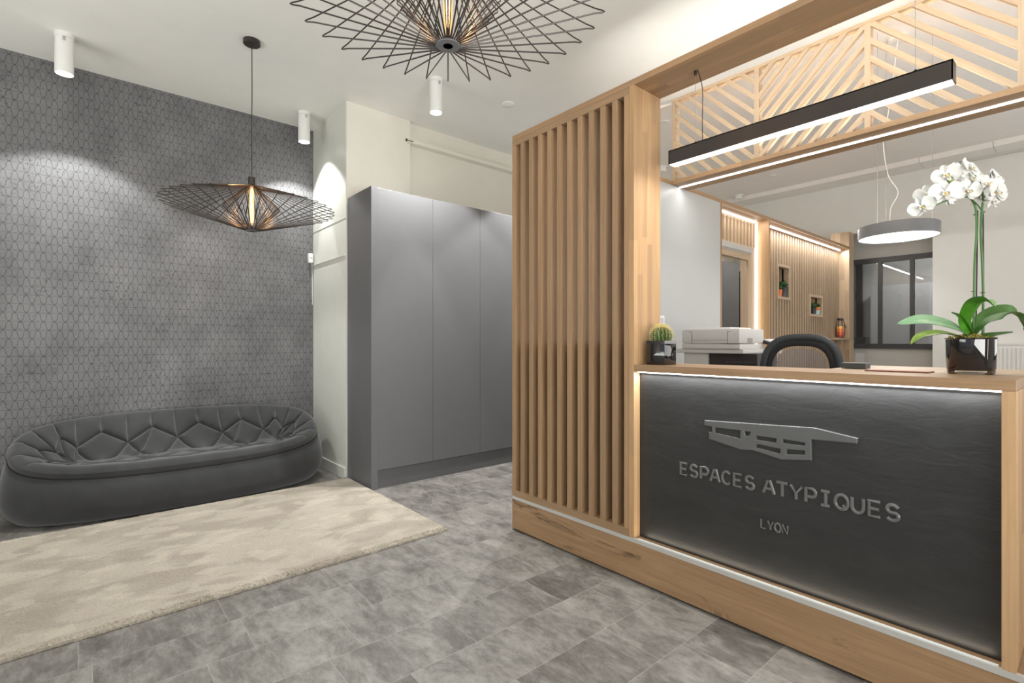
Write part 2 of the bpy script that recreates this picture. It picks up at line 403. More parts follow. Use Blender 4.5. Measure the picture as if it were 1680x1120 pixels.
# office far wall with an opening, the grey recess and its window
XW = 9.15
m = MB().box(XW, XW+.12, -2.2, 1.588, 0, 3.68).box(XW, XW+.12, 2.78, 4.44, 0, 3.68).box(XW, XW+.12, 1.588, 2.78, 2.906, 3.68).box(XW, XW+.12, -2.2, 4.44, 3.68, ZC2)
struct('wall_far', m, PAINT)
m = MB().box(XW-.40, XW, -2.2, .92, 3.68, ZC2).box(XW-.40, XW, .925, 1.66, 3.68, ZC2).box(XW-.40, XW, 1.665, 4.44, 3.68, ZC2)
struct('trim_2', m, CEIL2_M)
struct('trim_3', MB().box(XW-.05, XW, -2.2, 1.28, 3.655, 3.68), ALU)
wx = 9.5; wy0, wy1, wz0, wz1 = .9, 2.69, 1.12, 2.535
m = MB().box(wx, wx+.12, .5, wy0, 0, 3.68).box(wx, wx+.12, wy1, 3.1, 0, 3.68).box(wx, wx+.12, wy0, wy1, 0, wz0).box(wx, wx+.12, wy0, wy1, wz1, 3.68)
m.box(XW+.12, wx, 2.785, 2.90, 0, 3.68).box(XW+.12, wx, .45, .5, 0, 3.68).box(XW+.12, wx, .5, 2.785, 3.68, 3.75)
struct('wall_recess', m, GREYWALL)
f = MB().box(wx-.04, wx+.03, wy0, wy1, wz1-.075, wz1).box(wx-.04, wx+.03, wy0, wy1, wz0, wz0+.075)
for y in (wy1, 2.285, 1.885, 1.485, 1.085): f.box(wx-.038, wx+.028, y-.06 if y == wy1 else y-.025, y if y == wy1 else y+.025, wz0+.074, wz1-.074)
w1 = struct('window_1', f, DARKGREY)
MB().box(wx-.003, wx+.003, wy0, wy1-.06, wz0+.075, wz1-.075).build('pane', GLASS, w1)
# the small office behind that window
struct('wall_office_back', MB().box(12.9, 13.0, -.2, 4.3, 0, 3.3), PAINT)
struct('wall_office_side', MB().box(wx+.12, 12.9, 4.2, 4.3, 0, 3.3), PAINT)
struct('wall_office_near', MB().box(wx+.12, 12.9, -.3, -.2, 0, 3.3), PAINT)
struct('ceiling', MB().box(wx+.12, 13.0, -.3, 4.3, 3.3, 3.4), CEIL_M)
area('office_light', (11.3, 2.0, 3.22), (0, 0, 0), 1.2, .3, 50, NEUT)
dd = struct('door_2', MB().box(12.82, 12.9, 3.42, 3.52, 0, 2.95).box(12.82, 12.9, 4.1, 4.2, 0, 2.95).box(12.82, 12.9, 3.52, 4.1, 2.85, 2.95).box(12.82, 12.9, 3.52, 4.1, 2.12, 2.3).box(12.82, 12.9, 3.52, 4.1, 0, .12), DARKGREY)
MB().box(12.85, 12.86, 3.52, 4.1, .12, 2.85).build('pane', GLASS, dd)
MB().tube([(12.80, 3.47, 1.22), (12.80, 3.62, 1.22)], .012).build('handle', BLACK_M, dd)
single(MB().box(12.2, 12.85, .5, 3.1, 0, 2.35), 'white_cupboard', PANEL_W, 'tall white cupboards at the back of the room behind the grey window', 'cupboard')
t_ = single(MB().tube([(12.1, 3.3, 2.98), (12.1, 1.0, 2.98)], .05, 10), 'ceiling_duct', ALU, 'metal duct under the ceiling of the room behind the grey window', 'duct', smooth=True)
single(MB().box(11.7, 11.95, 3.05, 3.3, 0, 1.32, .01), 'office_bin', DARKGREY, 'small dark cabinet standing behind the grey window near the glazed door', 'cabinet')
# corridor end: dark glazed door seen past the cabinets
d3 = struct('door_3', MB().box(9.08, 9.15, 4.02, 4.12, 0, 2.5).box(9.08, 9.15, 4.12, 4.40, 2.4, 2.5).box(9.08, 9.15, 4.12, 4.40, 0, .1).box(9.08, 9.15, 4.34, 4.40, .1, 2.4), DARKGREY)
MB().box(9.11, 9.12, 4.12, 4.34, .1, 2.4).build('pane', plain('dark_glass', (.03, .035, .045), .05), d3)

# cable trunking on the cream wall, thermostat, switch, detectors
t_ = thing('cable_trunking', 'long cream cable trunking running along the upper wall above the grey cabinets', 'cable trunking', (2.40, 4.40, 3.15))
MB().box(2.39, 7.9, 4.36, 4.39, 3.15, 3.18).box(2.44, 7.9, 4.39, 4.44, 3.15, 3.19).build('channel', PAINT_WARM, t_)
MB().box(2.375, 2.39, 4.362, 4.366, 3.152, 3.178).box(2.375, 2.45, 4.35, 4.358, 3.160, 3.164).build('end_clip', BRONZE, t_)
t_ = thing('thermostat', 'small white wall box beside the corner of the wallpapered wall', 'thermostat', (1.765, 5.22, 1.99))
MB().box(1.742, 1.785, 5.195, 5.24, 2.02, 2.115, .006).build('housing', WHITE_L, t_, True)
MB().box(1.750, 1.776, 5.192, 5.196, 2.066, 2.07).build('display', DARKGREY, t_)
MB().tube([(1.785, 5.232, 2.03), (1.788, 5.234, 1.9), (1.79, 5.234, 1.6)], .003, 6).build('cable', WHITE_L, t_)
t_ = thing('light_switch', 'small white switch on the white panel behind the cactus', 'switch', (3.84, 2.50, 1.36))
MB().box(3.80, 3.88, 2.50, 2.51, 1.36, 1.45, .003).build('plate', WHITE_L, t_)
MB().box(3.82, 3.86, 2.496, 2.50, 1.38, 1.43).build('rocker', plain('lilac_rocker', (.55, .53, .66), .4), t_)
for (x, y, z, lab) in ((6.39, 4.16, ZC2, 'white smoke detector on the office ceiling near the wooden post'), (8.62, 4.1, ZC2, 'white smoke detector on the office ceiling above the slatted alcove'), (2.94, 3.505, ZC, 'flat white disc on the hall ceiling between the downlight and slatted screen')):
    t_ = thing('smoke_detector', lab, 'smoke detector', (x, y, z-.05)); fl = z == ZC
    MB().lathe((x, y, z), [(.05, -.012 if fl else -.07), (.06, -.006 if fl else -.05), (.06, 0)]).build('housing', CEIL_M if fl else WHITE_L, t_, True)
    if not fl: MB().lathe((x, y, z), [(.075, -.02), (.075, 0)]).build('base', WHITE_L, t_, True)

# ---------------------------------------------------------------- grey cabinets
CY, CZ = 3.914, 2.50
def cabinet(x0, x1, lab, side=False, group=None):
    t = thing('tall_cabinet', lab, 'cabinet', ((x0+x1)/2, 4.15, 0), 0, group)
    MB().box(x0, x1, CY+.022, 4.395, .15, CZ).build('body', GREYLAC, t)
    MB().box(x0+.0015, x1-.0015, CY, CY+.02, .155, CZ, .0015).build('door', GREYLAC, t)
    MB().box(x0, x1, CY+.012, 4.395, 0, .15).build('kickboard', GREYKICK, t)
    if side: MB().box(1.812, 1.868, CY-.006, 4.395, 0, CZ+.004).build('side_panel', GREYLAC, t)
    return t
cabinet(1.869, 2.400, 'tall grey cabinet with a full-height side panel, leftmost in the row', True)
cabinet(2.400, 2.931, 'tall grey cabinet, second in the row from the cream corner wall')
cabinet(2.931, 3.462, 'tall grey cabinet partly hidden by the left edge of the slatted screen')
for k in range(3, 12):
    x0 = .276+.531*(k+3)
    if k < 9: cabinet(x0, x0+.531, 'grey cabinet running on behind the slatted screen and partition', group='grey cabinets hidden behind the screen')
    else: cabinet(x0, min(x0+.531, 8.27), 'grey cabinet seen through the sliding doorway past the printer', group='grey cabinets seen through the doorway')

# ---------------------------------------------------------------- ceiling downlights
def downlight(x, y, lab, p_n, p_w):
    t = thing('ceiling_downlight', lab, 'downlight', (x, y, ZC-.275))
    MB().lathe((x, y, ZC), [(.054, -.03), (.056, -.028), (.056, 0)]).build('mounting_ring', WHITE_L, t, True)
    m = MB().lathe((x, y, ZC), [(.046, -.255), (.048, -.275), (.0525, -.275), (.0525, -.031), (.0, -.031)]); m.build('cylinder', WHITE_L, t, True)
    MB().lathe((x, y, ZC), [(.047, -.262), (.0, -.2615)][::1]).build('bulb', emis('downlight_glow', (1, 1, .98), 9), t)
    a = math.atan2(-y, -x); MB().box(x-.008, x+.008, y-.057, y-.052, ZC-.06, ZC-.035).build('screw', CHROME, t)
    spot('downlight_beam', (x, y, ZC-.278), p_n, 40, .25, (1, 1, .98), .02)
    spot('downlight_wide', (x, y, ZC-.278), p_w, 106, .25, (1, 1, .97), .03)
    return t
downlight(-.09, 4.727, 'white cylinder ceiling downlight above the left end of the sofa', 26, 85)
downlight(1.592, 4.876, 'white cylinder ceiling downlight near the corner of the wallpapered wall', 45, 65)
downlight(2.21, 3.555, 'white cylinder ceiling downlight in front of the cabinets, below the wire pendant', 65, 170)
for (x, y) in ((3.65, 3.555),):
    downlight(x, y, 'white cylinder ceiling downlight in the passage right behind the slatted screen', 55, 165)
for (x, y) in ((5.1, 3.3), (6.6, 3.3), (8.0, 3.3)):  # corridor lamps added to help light the space
    t_ = thing('added_recessed_downlight', 'added flush white downlight in the office ceiling over the corridor behind the partition', 'downlight', (x, y, ZC2-.012), 0, 'added recessed corridor downlights')
    MB().lathe((x, y, ZC2), [(.040, -.006), (.050, -.008), (.055, 0)]).build('ring', WHITE_L, t_, True)
    MB().lathe((x, y, ZC2), [(.039, -.004), (0, -.004)]).build('bulb', DIFF, t_)
    spot('added_recessed_light', (x, y, ZC2-.014), 140, 110, .3, (1, 1, .97), .03)
for (x, y) in ((-.6, .8), (-1.6, -.8), (-1.2, 2.6)):  # unseen lamps added to fill the hall with light
    downlight(x, y, 'unseen white cylinder ceiling downlight added behind the viewer', 15, 20)['group'] = 'added downlights behind the viewer'

# ---------------------------------------------------------------- wire pendants
def wire_pendant(x, y, zr, lab, a0=0.0, power=16):
    """zr: height of the rim"""
    R, hh, n = .56, .162, 36
    t = thing('wire_pendant_lamp', lab, 'pendant lamp', (x, y, zr-hh))
    def cage(R, rt, rb, wr, name, rc, off):
        m = MB()
        for k in range(n):
            a = a0+2*PI*(k+off)/n; c, s_ = math.cos(a), math.sin(a)
            prof = [(rt, hh), (R-rc*2.2, rc*.55*(hh/.16)), (R-rc*.4, rc*.22), (R, 0), (R-rc*.4, -rc*.22), (R-rc*2.2, -rc*.55*(hh/.16)), (rb, -hh)]
            if name == 'inner_wire_shade': prof = [(rt, hh), (R-rc, rc*.9), (R-rc*.2, rc*.35), (R-rc*.2, -rc*.35), (R-rc, -rc*.9), (rb, -hh)]
            m.tube([(x+c*r, y+s_*r, zr+z) for r, z in prof], wr, 6, caps=False)
        return m.build(name, BRONZE_W, t, True)
    cage(R, .022, .04, .0027, 'outer_wire_shade', .016, 0)
    cage(.185, .020, .036, .0022, 'inner_wire_shade', .012, .5)
    MB().lathe((x, y, zr-hh), [(.017, -.004), (.040, -.004), (.043, 0), (.040, .004), (.017, .004), (.017, -.004)]).build('bottom_ring', LAMPGREY, t, True)
    MB().lathe((x, y, zr+hh), [(.024, -.002), (.024, .055), (.020, .058), (.003, .060)]).build('socket', BRONZE, t, True)
    b = MB().lathe((x, y, zr), [(.004, -.125), (.012, -.122), (.015, -.11), (.015, .11), (.012, .13), (.010, .16)], 20).build('bulb', BULBGLASS, t, True)
    m = MB()
    for k in range(5):
        a = 2*PI*k/5; m.tube([(x+.005*math.cos(a), y+.005*math.sin(a), zr+.14), (x+.006*math.cos(a+.5), y+.006*math.sin(a+.5), zr-.105)], .0013, 5)
    m.build('filament', FIL, b)
    MB().tube([(x, y, zr+hh+.058), (x-.002, y, zr+.6), (x+.002, y, (ZC+zr)/2+.2), (x, y, ZC-.03)], .0032, 8).build('cord', BRONZE, t, True)
    MB().lathe((x, y, ZC), [(.003, -.034), (.052, -.030), (.056, -.026), (.056, 0)]).build('ceiling_rose', BRONZE, t, True)
    l = bpy.data.lights.new('filament_light', 'POINT'); l.energy = power; l.color = (1, .62, .32); l.shadow_soft_size = .02
    o = link(bpy.data.objects.new('filament_light', l)); o.location = (x, y, zr+.02)
    return t
BRONZE_W = plain('dark_bronze_wire', (.045, .036, .032), .38, .3, noise=.05)
wire_pendant(.927, 3.954, 2.177, 'black wire diamond pendant lamp hanging over the rug before the sofa', .05, 4)
wire_pendant(.968, 1.479, 2.411, 'large black wire pendant lamp cut off by the top of the view', .1185, 4)

# ---------------------------------------------------------------- sofa
def sofa():
    cx, cy, a, b_ = .640, 4.768, 1.06, .447
    t = thing('lounge_sofa', 'low charcoal felt sofa with quilted bowl seat against the patterned wallpaper', 'sofa', (cx, cy, 0))
    n = 2.3; th = np.linspace(0, 2*PI, 4001)[:-1]
    def se(tt, aa=a, bb=b_): c, s_ = np.cos(tt), np.sin(tt); return aa*np.sign(c)*np.abs(c)**(2/n), bb*np.sign(s_)*np.abs(s_)**(2/n)
    x, y = se(th); d = np.hypot(np.diff(np.append(x, x[0])), np.diff(np.append(y, y[0]))); arc = np.concatenate([[0], np.cumsum(d)])
    NS = 31; NU = NS*30; u = np.arange(NU)/NU
    tt = np.interp(u*arc[-1], arc, np.append(th, 2*PI))
    ex, ey = se(tt); dx, dy = np.roll(ex, -1)-np.roll(ex, 1), np.roll(ey, -1)-np.roll(ey, 1); L = np.hypot(dx, dy); nx, ny = dy/L, -dx/L
    w = (ey/b_+1)/2; w = w*w*(3-2*w)*.55+w*.45
    hs = .290+.290*w
    inset = .055-.02*w
    prof = [(.10, .0), (.055, .012), (.028, .045), (.008, .10), (0, .17), (.002, .25), (.010, .36)]
    # outer shell
    rows = []
    for k in range(22):
        f = k/21; zz = f
        ins = .085*(1-min(1, f/.42))**2.2 + .0 if f < .42 else inset*((f-.42)/.58)**2.4
        rows.append([(cx+ex[i]-nx[i]*(ins if np.isscalar(ins) else ins[i]), cy+ey[i]-ny[i]*(ins if np.isscalar(ins) else ins[i]), .004+(hs[i]-.004)*zz) for i in range(NU)])
    m = MB().grid(rows, True); m.f.append(tuple(range(NU))[::-1]); m.build('shell', FELT, t, True)
    sx, sy = ex-nx*inset, ey-ny*inset
    MB().tube([(cx+sx[i], cy+sy[i], hs[i]+.002) for i in range(0, NU, 2)], .0055, 8, closed=True).build('piping', PIPE_M, t, True)
    # quilted inside: columns by arc (k units) and s from rim to spine
    NV = 150; K = np.arange(NU)/30.0
    zig = []
    for k in range(NS+1): zig.append(.40 if k % 2 else .60)
    zig[NS] = zig[0]
    segs = []
    front = lambda k: NS*.575 < k % NS < NS*.925
    for k in range(NS):
        if not front(k): segs.append((k, .10, k, zig[k]))
        segs.append((k, zig[k], k+1, zig[k+1]))
    for k in range(0, NS+1, 2): segs += [(k, zig[k], k-.95, 1.02), (k, zig[k], k+.95, 1.02)]
    for k in range(1, NS, 4): segs.append((k, zig[k], k+.9, 1.02))
    sv = np.linspace(0, 1, NV); KK, SS = np.meshgrid(K, sv)
    D = np.full(KK.shape, 9.0)
    su, ss = .168, .42
    for (k0, s0, k1, s1) in segs:
        for sh in (-NS, 0, NS):
            ax_, ay_ = (k0+sh)*su, s0*ss; bx_, by_ = (k1+sh)*su, s1*ss
            if max(ax_, bx_) < -.4 or min(ax_, bx_) > NS*su+.4: continue
            px_, py_ = KK*su-ax_, SS*ss-ay_; vx, vy = bx_-ax_, by_-ay_; q = np.clip((px_*vx+py_*vy)/(vx*vx+vy*vy), 0, 1)
            dd_ = np.hypot(px_-q*vx, py_-q*vy)
            vert = (k0 == k1); dd_ = dd_ + (.012*np.clip(1-SS/.3, 0, 1) if vert else 0)
            D = np.minimum(D, dd_)
    puff = .030*(1-np.exp(-D/.016))-.002-.010*np.exp(-(D/.006)**2)
    q_ = np.clip((SS-.05)/.22, 0, 1); puff = puff*q_+.028*(1-q_)*np.clip(SS/.05, 0, 1)
    spx = np.clip(ex, -.66, .66)*1.0; spy = ey*.06-.05
    crest = .056-.0*w; seat = .345+.0*w
    rows = []; P = np.zeros((NV, NU, 3))
    for j, s_ in enumerate(sv):
        g = s_
        px_ = sx*(1-g)+spx*g; py_ = sy*(1-g)+spy*g
        up = np.sin(min(s_/.17, 1)*PI/2)*crest
        q = np.clip((s_-.12)/.80, 0, 1); q = q*q*(3-2*q)*.65+.35*q**.8
        z = (hs+up)*(1-q)+seat*q if s_ > .12 else hs+up
        P[j, :, 0] = px_; P[j, :, 1] = py_; P[j, :, 2] = z
    du = np.roll(P, -1, 1)-np.roll(P, 1, 1); dv = np.gradient(P, axis=0); N_ = np.cross(du, dv)
    N_ /= (np.linalg.norm(N_, axis=2, keepdims=True)+1e-9); N_ *= np.sign(N_[:, :, 2:3]+1e-9)
    P += N_*puff[:, :, None]; P[:, :, 0] += cx; P[:, :, 1] += cy
    m = MB().grid([[tuple(P[j, i]) for i in range(NU)] for j in range(NV)], True); m.f.append(tuple((NV-1)*NU+i for i in range(NU)))
    m.build('quilted_seat', FELT, t, True)
    return t
sofa()

# ---------------------------------------------------------------- rug
def rug():
    x0, x1, y0, y1 = -1.75, 1.80, 2.76, 4.34; nx, ny = 720, 320; rows = []; rnd = random.Random(3)
    a = math.radians(1.2)
    for j in range(-1, ny+2):
        r = []
        for i in range(-1, nx+2):
            ii, jj = min(max(i, 0), nx), min(max(j, 0), ny); x = x0+(x1-x0)*ii/nx; y = y0+(y1-y0)*jj/ny
            e = min(ii, nx-ii)*(x1-x0)/nx; e = min(e, min(jj, ny-jj)*(y1-y0)/ny)
            z = .030*min(1, .45+e/.03) + rnd.uniform(-.0018, .0018)
            if e < .015: x += rnd.uniform(-.0035, .0035); y += rnd.uniform(-.0035, .0035); z += rnd.uniform(-.004, .003)
            if i != ii or j != jj: z = .001
            r.append((x, y - (x1-x)*math.sin(a)*1.0, z))
        rows.append(r)
    o = MB().grid(rows); r = single(o, 'rug', RUG_M, 'large beige carved-pile rug on the grey tiles before the sofa', 'rug', smooth=False)
    return r
rug()

# ---------------------------------------------------------------- plinth under screen and counter
PY0, PY1 = -.60, 2.51
t_ = thing('oak_plinth', 'knotty oak base running under the slatted screen and reception counter', 'plinth', (XP+.1, 1.0, 0))
MB().box(XP, XP+.02, PY0, PY1, .012, .202).build('face_board', PLINTH_M, t_)
MB().box(XP+.02, 2.375, PY0, PY1-.004, .0, .215).build('core', OAK_Y, t_)
MB().box(XP-.003, XP+.014, PY0, 2.252, .202, .222).box(XP-.003, XP+.014, 2.254, PY1+.003, .202, .222).box(XP-.003, XP+.02, PY1, PY1+.003, 0, .222).build('metal_edging', ALU, t_)
MB().box(XP+.014, 2.375, PY0, PY1, .215, .221).build('ledge', STAVE_Y, t_)
MB().box(XP+.008, XP+.02, .215, 1.54, .2215, .2235).build('led_profile', plain('frosted_led_profile', (.8, .82, .8), .4), t_)

# ---------------------------------------------------------------- slatted screen
t_ = thing('slatted_screen', 'tall oak slatted room divider left of the reception counter', 'room divider', (2.17, 2.05, .222))
ZB = .2225
MB().box(XP, XP+.06, 1.588, 2.51, ZB, ZB+.04).build('bottom_rail', OAK_Y, t_)
MB().box(XP, XP+.06, 1.588, 2.51, 2.492, 2.529).build('top_rail', OAK_Y, t_)
MB().box(XP, XP+.06, 2.478, 2.51, ZB+.04, 2.492).build('stile', OAK_Z, t_)
MB().box(XP, XP+.05, 1.588, 1.618, ZB+.04, 2.492).build('stile', OAK_Z, t_)
for k in range(10):
    yc = 1.680+k*.0817
    MB().box(XP+.001, XP+.068, yc-.0165, yc+.0165, ZB+.04, 2.492, .001).build('batten', OAK_Z, t_)
t_ = thing('low_cupboard', 'low oak cupboard behind the lower half of the slatted screen', 'cupboard', (2.31, 2.05, .222))
MB().box(2.225, 2.40, 1.60, 2.50, .23, 1.19).build('body', OAK_Z, t_)
MB().box(2.22, 2.41, 1.59, 2.505, 1.19, 1.215).build('top', OAK_Y, t_)
MB().box(2.24, 2.38, 1.62, 2.48, .2215, .23).build('base', GREYKICK, t_)

# ---------------------------------------------------------------- portal: post and beam
for y_, lb in ((1.557, 'tall oak post standing between the slatted screen and the counter opening'), (PY0, 'oak post carrying the right end of the overhead beam, out of view')):
    t_ = thing('oak_post', lb, 'post', (2.257, y_+.015, .222)); MB().box(XP, 2.375, y_, y_+.03, ZB, 2.5298).build('board', STAVE_Z, t_)
t_ = thing('oak_beam', 'long overhead oak beam above the slatted screen and reception opening', 'beam', (2.257, 1.0, 2.53))
MB().box(XP, 2.375, PY0, 2.51, 2.53, 2.56).build('board', STAVE_Y, t_)
MB().box(2.24, 2.27, -.4, 2.45, 2.56, 2.566).build('led_strip', LEDV, t_)  # added strip, out of sight on the beam, to brighten the ceiling
area('added_beam_uplight', (2.35, 1.0, 2.582), (0, -(PI-math.radians(66)), 0), .03, 2.8, 15, NEUT, math.radians(80))  # added uplight for the ceiling between beam and lattice

# ---------------------------------------------------------------- reception counter
CZT = 1.105
t_ = thing('reception_counter', 'oak reception counter with a black embossed front panel', 'reception counter', (2.3, .9, .222))
ct = MB().box(XP, 2.46, .175, 1.5565, 1.071, CZT, .0012); ct.build('countertop', STAVE_Y, t_)
MB().box(2.4605, 2.98, .175, .78, 1.071, CZT-.0005).build('return_top', PALE_X, t_)
MB().box(XP, 2.46, .175, .207, ZB, 1.0705).build('side_panel', STAVE_YZ, t_)
MB().box(2.93, 2.96, .19, .76, 0.0, 1.0705).build('support_panel', OAK_Z, t_)
pn = MB().box(2.19, 2.21, .2075, 1.5565, ZB, 1.0705).build('front_panel', LEATHER, t_, label='black leather-look panel with raised emblem and lettering')
MB().box(2.172, 2.184, .208, 1.556, 1.064, 1.0700).build('led_strip', LED, t_)
MB().box(2.211, 2.40, .22, 1.55, .24, .70).build('inner_shelf', PANEL_W, t_)
area('counter_led', (2.170, .88, 1.060), (0, math.radians(16), 0), .012, 1.33, 5.5, (.95, .99, 1))
area('ledge_led', (2.160, .88, .226), (PI, 0, 0), .012, 1.30, .7, WARM)

# emblem and lettering, raised on the panel (Y runs right to left, X is the panel depth)
def relief(name, outer, holes, th, parent):
    cu = bpy.data.curves.new(name, 'CURVE'); cu.dimensions = '2D'; cu.fill_mode = 'BOTH'; cu.extrude = th/2; cu.bevel_depth = .0028; cu.bevel_resolution = 2
    for poly in [outer]+holes:
        sp = cu.splines.new('POLY'); sp.points.add(len(poly)-1); sp.use_cyclic_u = True
        for i, p in enumerate(poly): sp.points[i].co = (p[0], p[1], 0, 1)
    o = link(bpy.data.objects.new(name, cu)); dg = bpy.context.evaluated_depsgraph_get(); me = bpy.data.meshes.new_from_object(o.evaluated_get(dg))
    m = MB(); m.add([(2.19-th/2-v.co.z*1.0, -v.co.x, v.co.y) for v in me.vertices], [tuple(p.vertices) for p in me.polygons])
    bpy.data.objects.remove(o); bpy.data.curves.remove(cu); bpy.data.meshes.remove(me)
    return m.build(name, RELIEF, parent)
def pp(zx, zy, X=2.186):
    """a point on the panel from the close-up measured in the photo"""
    px, py = 1100+zx/4.2, 660+zy/4.2; u = (px-840)/830; d = X/(FX+FY*u); return (-d*(FY-FX*u), H+d*(561-py)/830)
Q = lambda L: [pp(*p) for p in L]
relief('emblem', Q([(245, 125), (1000, 178), (1288, 248), (1283, 276), (968, 247), (972, 392), (770, 386), (570, 322), (490, 318), (276, 247), (276, 205), (296, 207), (296, 162), (245, 152)]),
       [Q([(308, 166), (494, 188), (490, 250), (308, 208)]), Q([(592, 222), (742, 243), (738, 280), (592, 255)]), Q([(775, 245), (938, 272), (935, 300), (775, 280)]),
        Q([(592, 278), (770, 315), (765, 355), (592, 310)]), Q([(798, 315), (937, 325), (937, 362), (800, 358)]), Q([(510, 192), (564, 197), (556, 225), (536, 232), (516, 222)])], .012, pn)
def arcp(cx, cy, rx, ry, a0, a1, n=10): return [(cx+rx*math.cos(math.radians(a0+(a1-a0)*i/n)), cy+ry*math.sin(math.radians(a0+(a1-a0)*i/n))) for i in range(n+1)]
GL = {'E': [[(.8, 1), (.1, 1), (.1, 0), (.8, 0)], [(.1, .5), (.72, .5)]],
 'S': [arcp(.45, .74, .33, .26, 20, 270)+arcp(.45, .26, .35, .26, 90, -155)[1:]],
 'P': [[(.1, 0), (.1, 1), (.5, 1)]+arcp(.5, .7, .32, .3, 90, -90)+[(.1, .4)]],
 'A': [[(.0, 0), (.38, 1), (.52, 1), (.9, 0)], [(.16, .34), (.74, .34)]],
 'C': [arcp(.47, .5, .40, .5, 40, 320, 16)],
 'T': [[(.02, 1), (.88, 1)], [(.45, 1), (.45, 0)]],
 'Y': [[(.02, 1), (.45, .45), (.88, 1)], [(.45, .45), (.45, 0)]],
 'I': [[(.15, 1), (.75, 1)], [(.45, 1), (.45, 0)], [(.15, 0), (.75, 0)]],
 'Q': [arcp(.47, .5, .44, .5, 0, 360, 20), [(.55, .30), (.78, .10)]],
 'O': [arcp(.47, .5, .44, .5, 0, 360, 20)],
 'U': [[(.08, 1), (.08, .4)]+arcp(.45, .4, .37, .4, 180, 360)+[(.82, 1)]],
 'L': [[(.1, 1), (.1, 0), (.78, 0)]], 'N': [[(.08, 0), (.08, 1), (.82, 0), (.82, 1)]]}
def lettering(txt, y0, y1, z0, z1, r, name):
    m = MB(); n = len(txt); pitch = (y0-y1)/(n-.1); hh = z1-z0
    for i, ch in enumerate(txt):
        if ch == ' ': continue
        for st in GL[ch]:
            m.tube([(2.188, y0-pitch*(i+x*.93), z0+hh*z) for x, z in st], r, 8, flat=((1, 0, 0), .95))
    return m.build(name, LETTERS, pn, True)
lettering('ESPACES', 1.327, .968, .589, .643, .0068, 'lettering')
lettering('ATYPIQUES', .936, .465, .589, .643, .0068, 'lettering')
lettering('LYON', .948, .836, .438, .473, .0045, 'lettering')

# ---------------------------------------------------------------- ceiling lattice above the back of the reception
XL = 4.0
t_ = thing('ceiling_lattice', 'row of oak framed diagonal slat panels under the ceiling above the reception', 'lattice', (4.03, 1.4, 2.6))
ZL0, ZL1 = 2.655, 3.345; POST = [2.487, 1.764, 1.034, .304, -.426]
MB().box(XL, XL+.06, -.45, 2.505, ZL1, ZC-.001).build('top_rail', PALE_Y, t_)
for y in POST: MB().box(XL, XL+.06, y-.018, y+.018, ZL0, ZL1).build('upright', PALE_Z, t_)
MB().box(XL, XL+.27, -.45, 2.505, 2.62, ZL0).build('shelf_board', STAVE_Y, t_)
MB().box(XL+.115, XL+.145, -.45, 2.50, 2.616, 2.6205).build('led_strip', LED, t_)
for bi in range(4):
    ya, yb = POST[bi+1]+.018, POST[bi]-.018; Wd, Hd = yb-ya, ZL1-ZL0; sg = -1 if bi % 2 == 0 else 1
    # even bays fall to the right of the viewer, odd bays rise
    nb = 11; pitch = (Wd+Hd)/(nb+.6)
    for k in range(nb):
        c = pitch*(k+.8)                   # line  p + q = c  with p along y, q along z (mirrored for the other bays)
        p0, q0 = (c, 0) if c <= Wd else (Wd, c-Wd); p1, q1 = (0, c) if c <= Hd else (c-Hd, Hd)
        wv = .0160
        def pt(p, q, x): return (x, (ya+p) if sg < 0 else (yb-p), ZL0+q)
        # clipped prism so that the ends sit flush in the frame
        poly = []
        lo, hi = c-wv*1.4, c+wv*1.4
        def cut(cc):
            a_ = (min(cc, Wd), cc-min(cc, Wd)); b2 = (cc-min(cc, Hd), min(cc, Hd)); return a_, b2
        lo = max(lo, .001); hi = min(hi, Wd+Hd-.001)
        (a1, b1), (a2, b2) = cut(lo), cut(hi)
        poly = [a1, b1]
        if lo < Hd < hi: poly.append((0, Hd))
        poly.append(b2); poly.append(a2)
        if lo < Wd < hi: poly.append((Wd, 0))
        # mirrored so p+q lines become the wanted diagonal
        if sg > 0: pts = [(yb-(Wd-p), q) for p, q in poly]
        else: pts = [(yb-p, q) for p, q in poly]
        n_ = len(pts); vs = [(XL+.002, y, ZL0+q) for y, q in pts]+[(XL+.034, y, ZL0+q) for y, q in pts]
        fs = [tuple(range(n_)), tuple(range(n_, 2*n_))[::-1]]+[(i, i+n_, (i+1) % n_+n_, (i+1) % n_) for i in range(n_)]
        MB().add(vs, fs).build('batten', DIAG[1 if sg > 0 else -1], t_)
area('lattice_led', (XL+.13, 1.0, 2.612), (0, 0, 0), .02, 2.9, 9, NEUT)
area('added_cove_uplight', (XL+.16, 1.0, 2.665), (PI, 0, 0), .03, 2.8, 22, (1, .80, .60))  # added uplight without a fixture, brightens and warms the office ceiling

# ---------------------------------------------------------------- partition with white panel, alcove and slatted wall
YP = 2.51
struct('wall_partition', MB().box(2.72, 4.885, YP, 2.75, 0, 2.62), PANEL_W)
struct('trim_4', MB().box(2.38, 8.84, YP-.003, 2.75, 2.62, 2.655), OAK_X)
struct('trim_5', MB().box(4.885, 4.915, YP-.002, 2.75, 0, 2.62), OAK_Z)
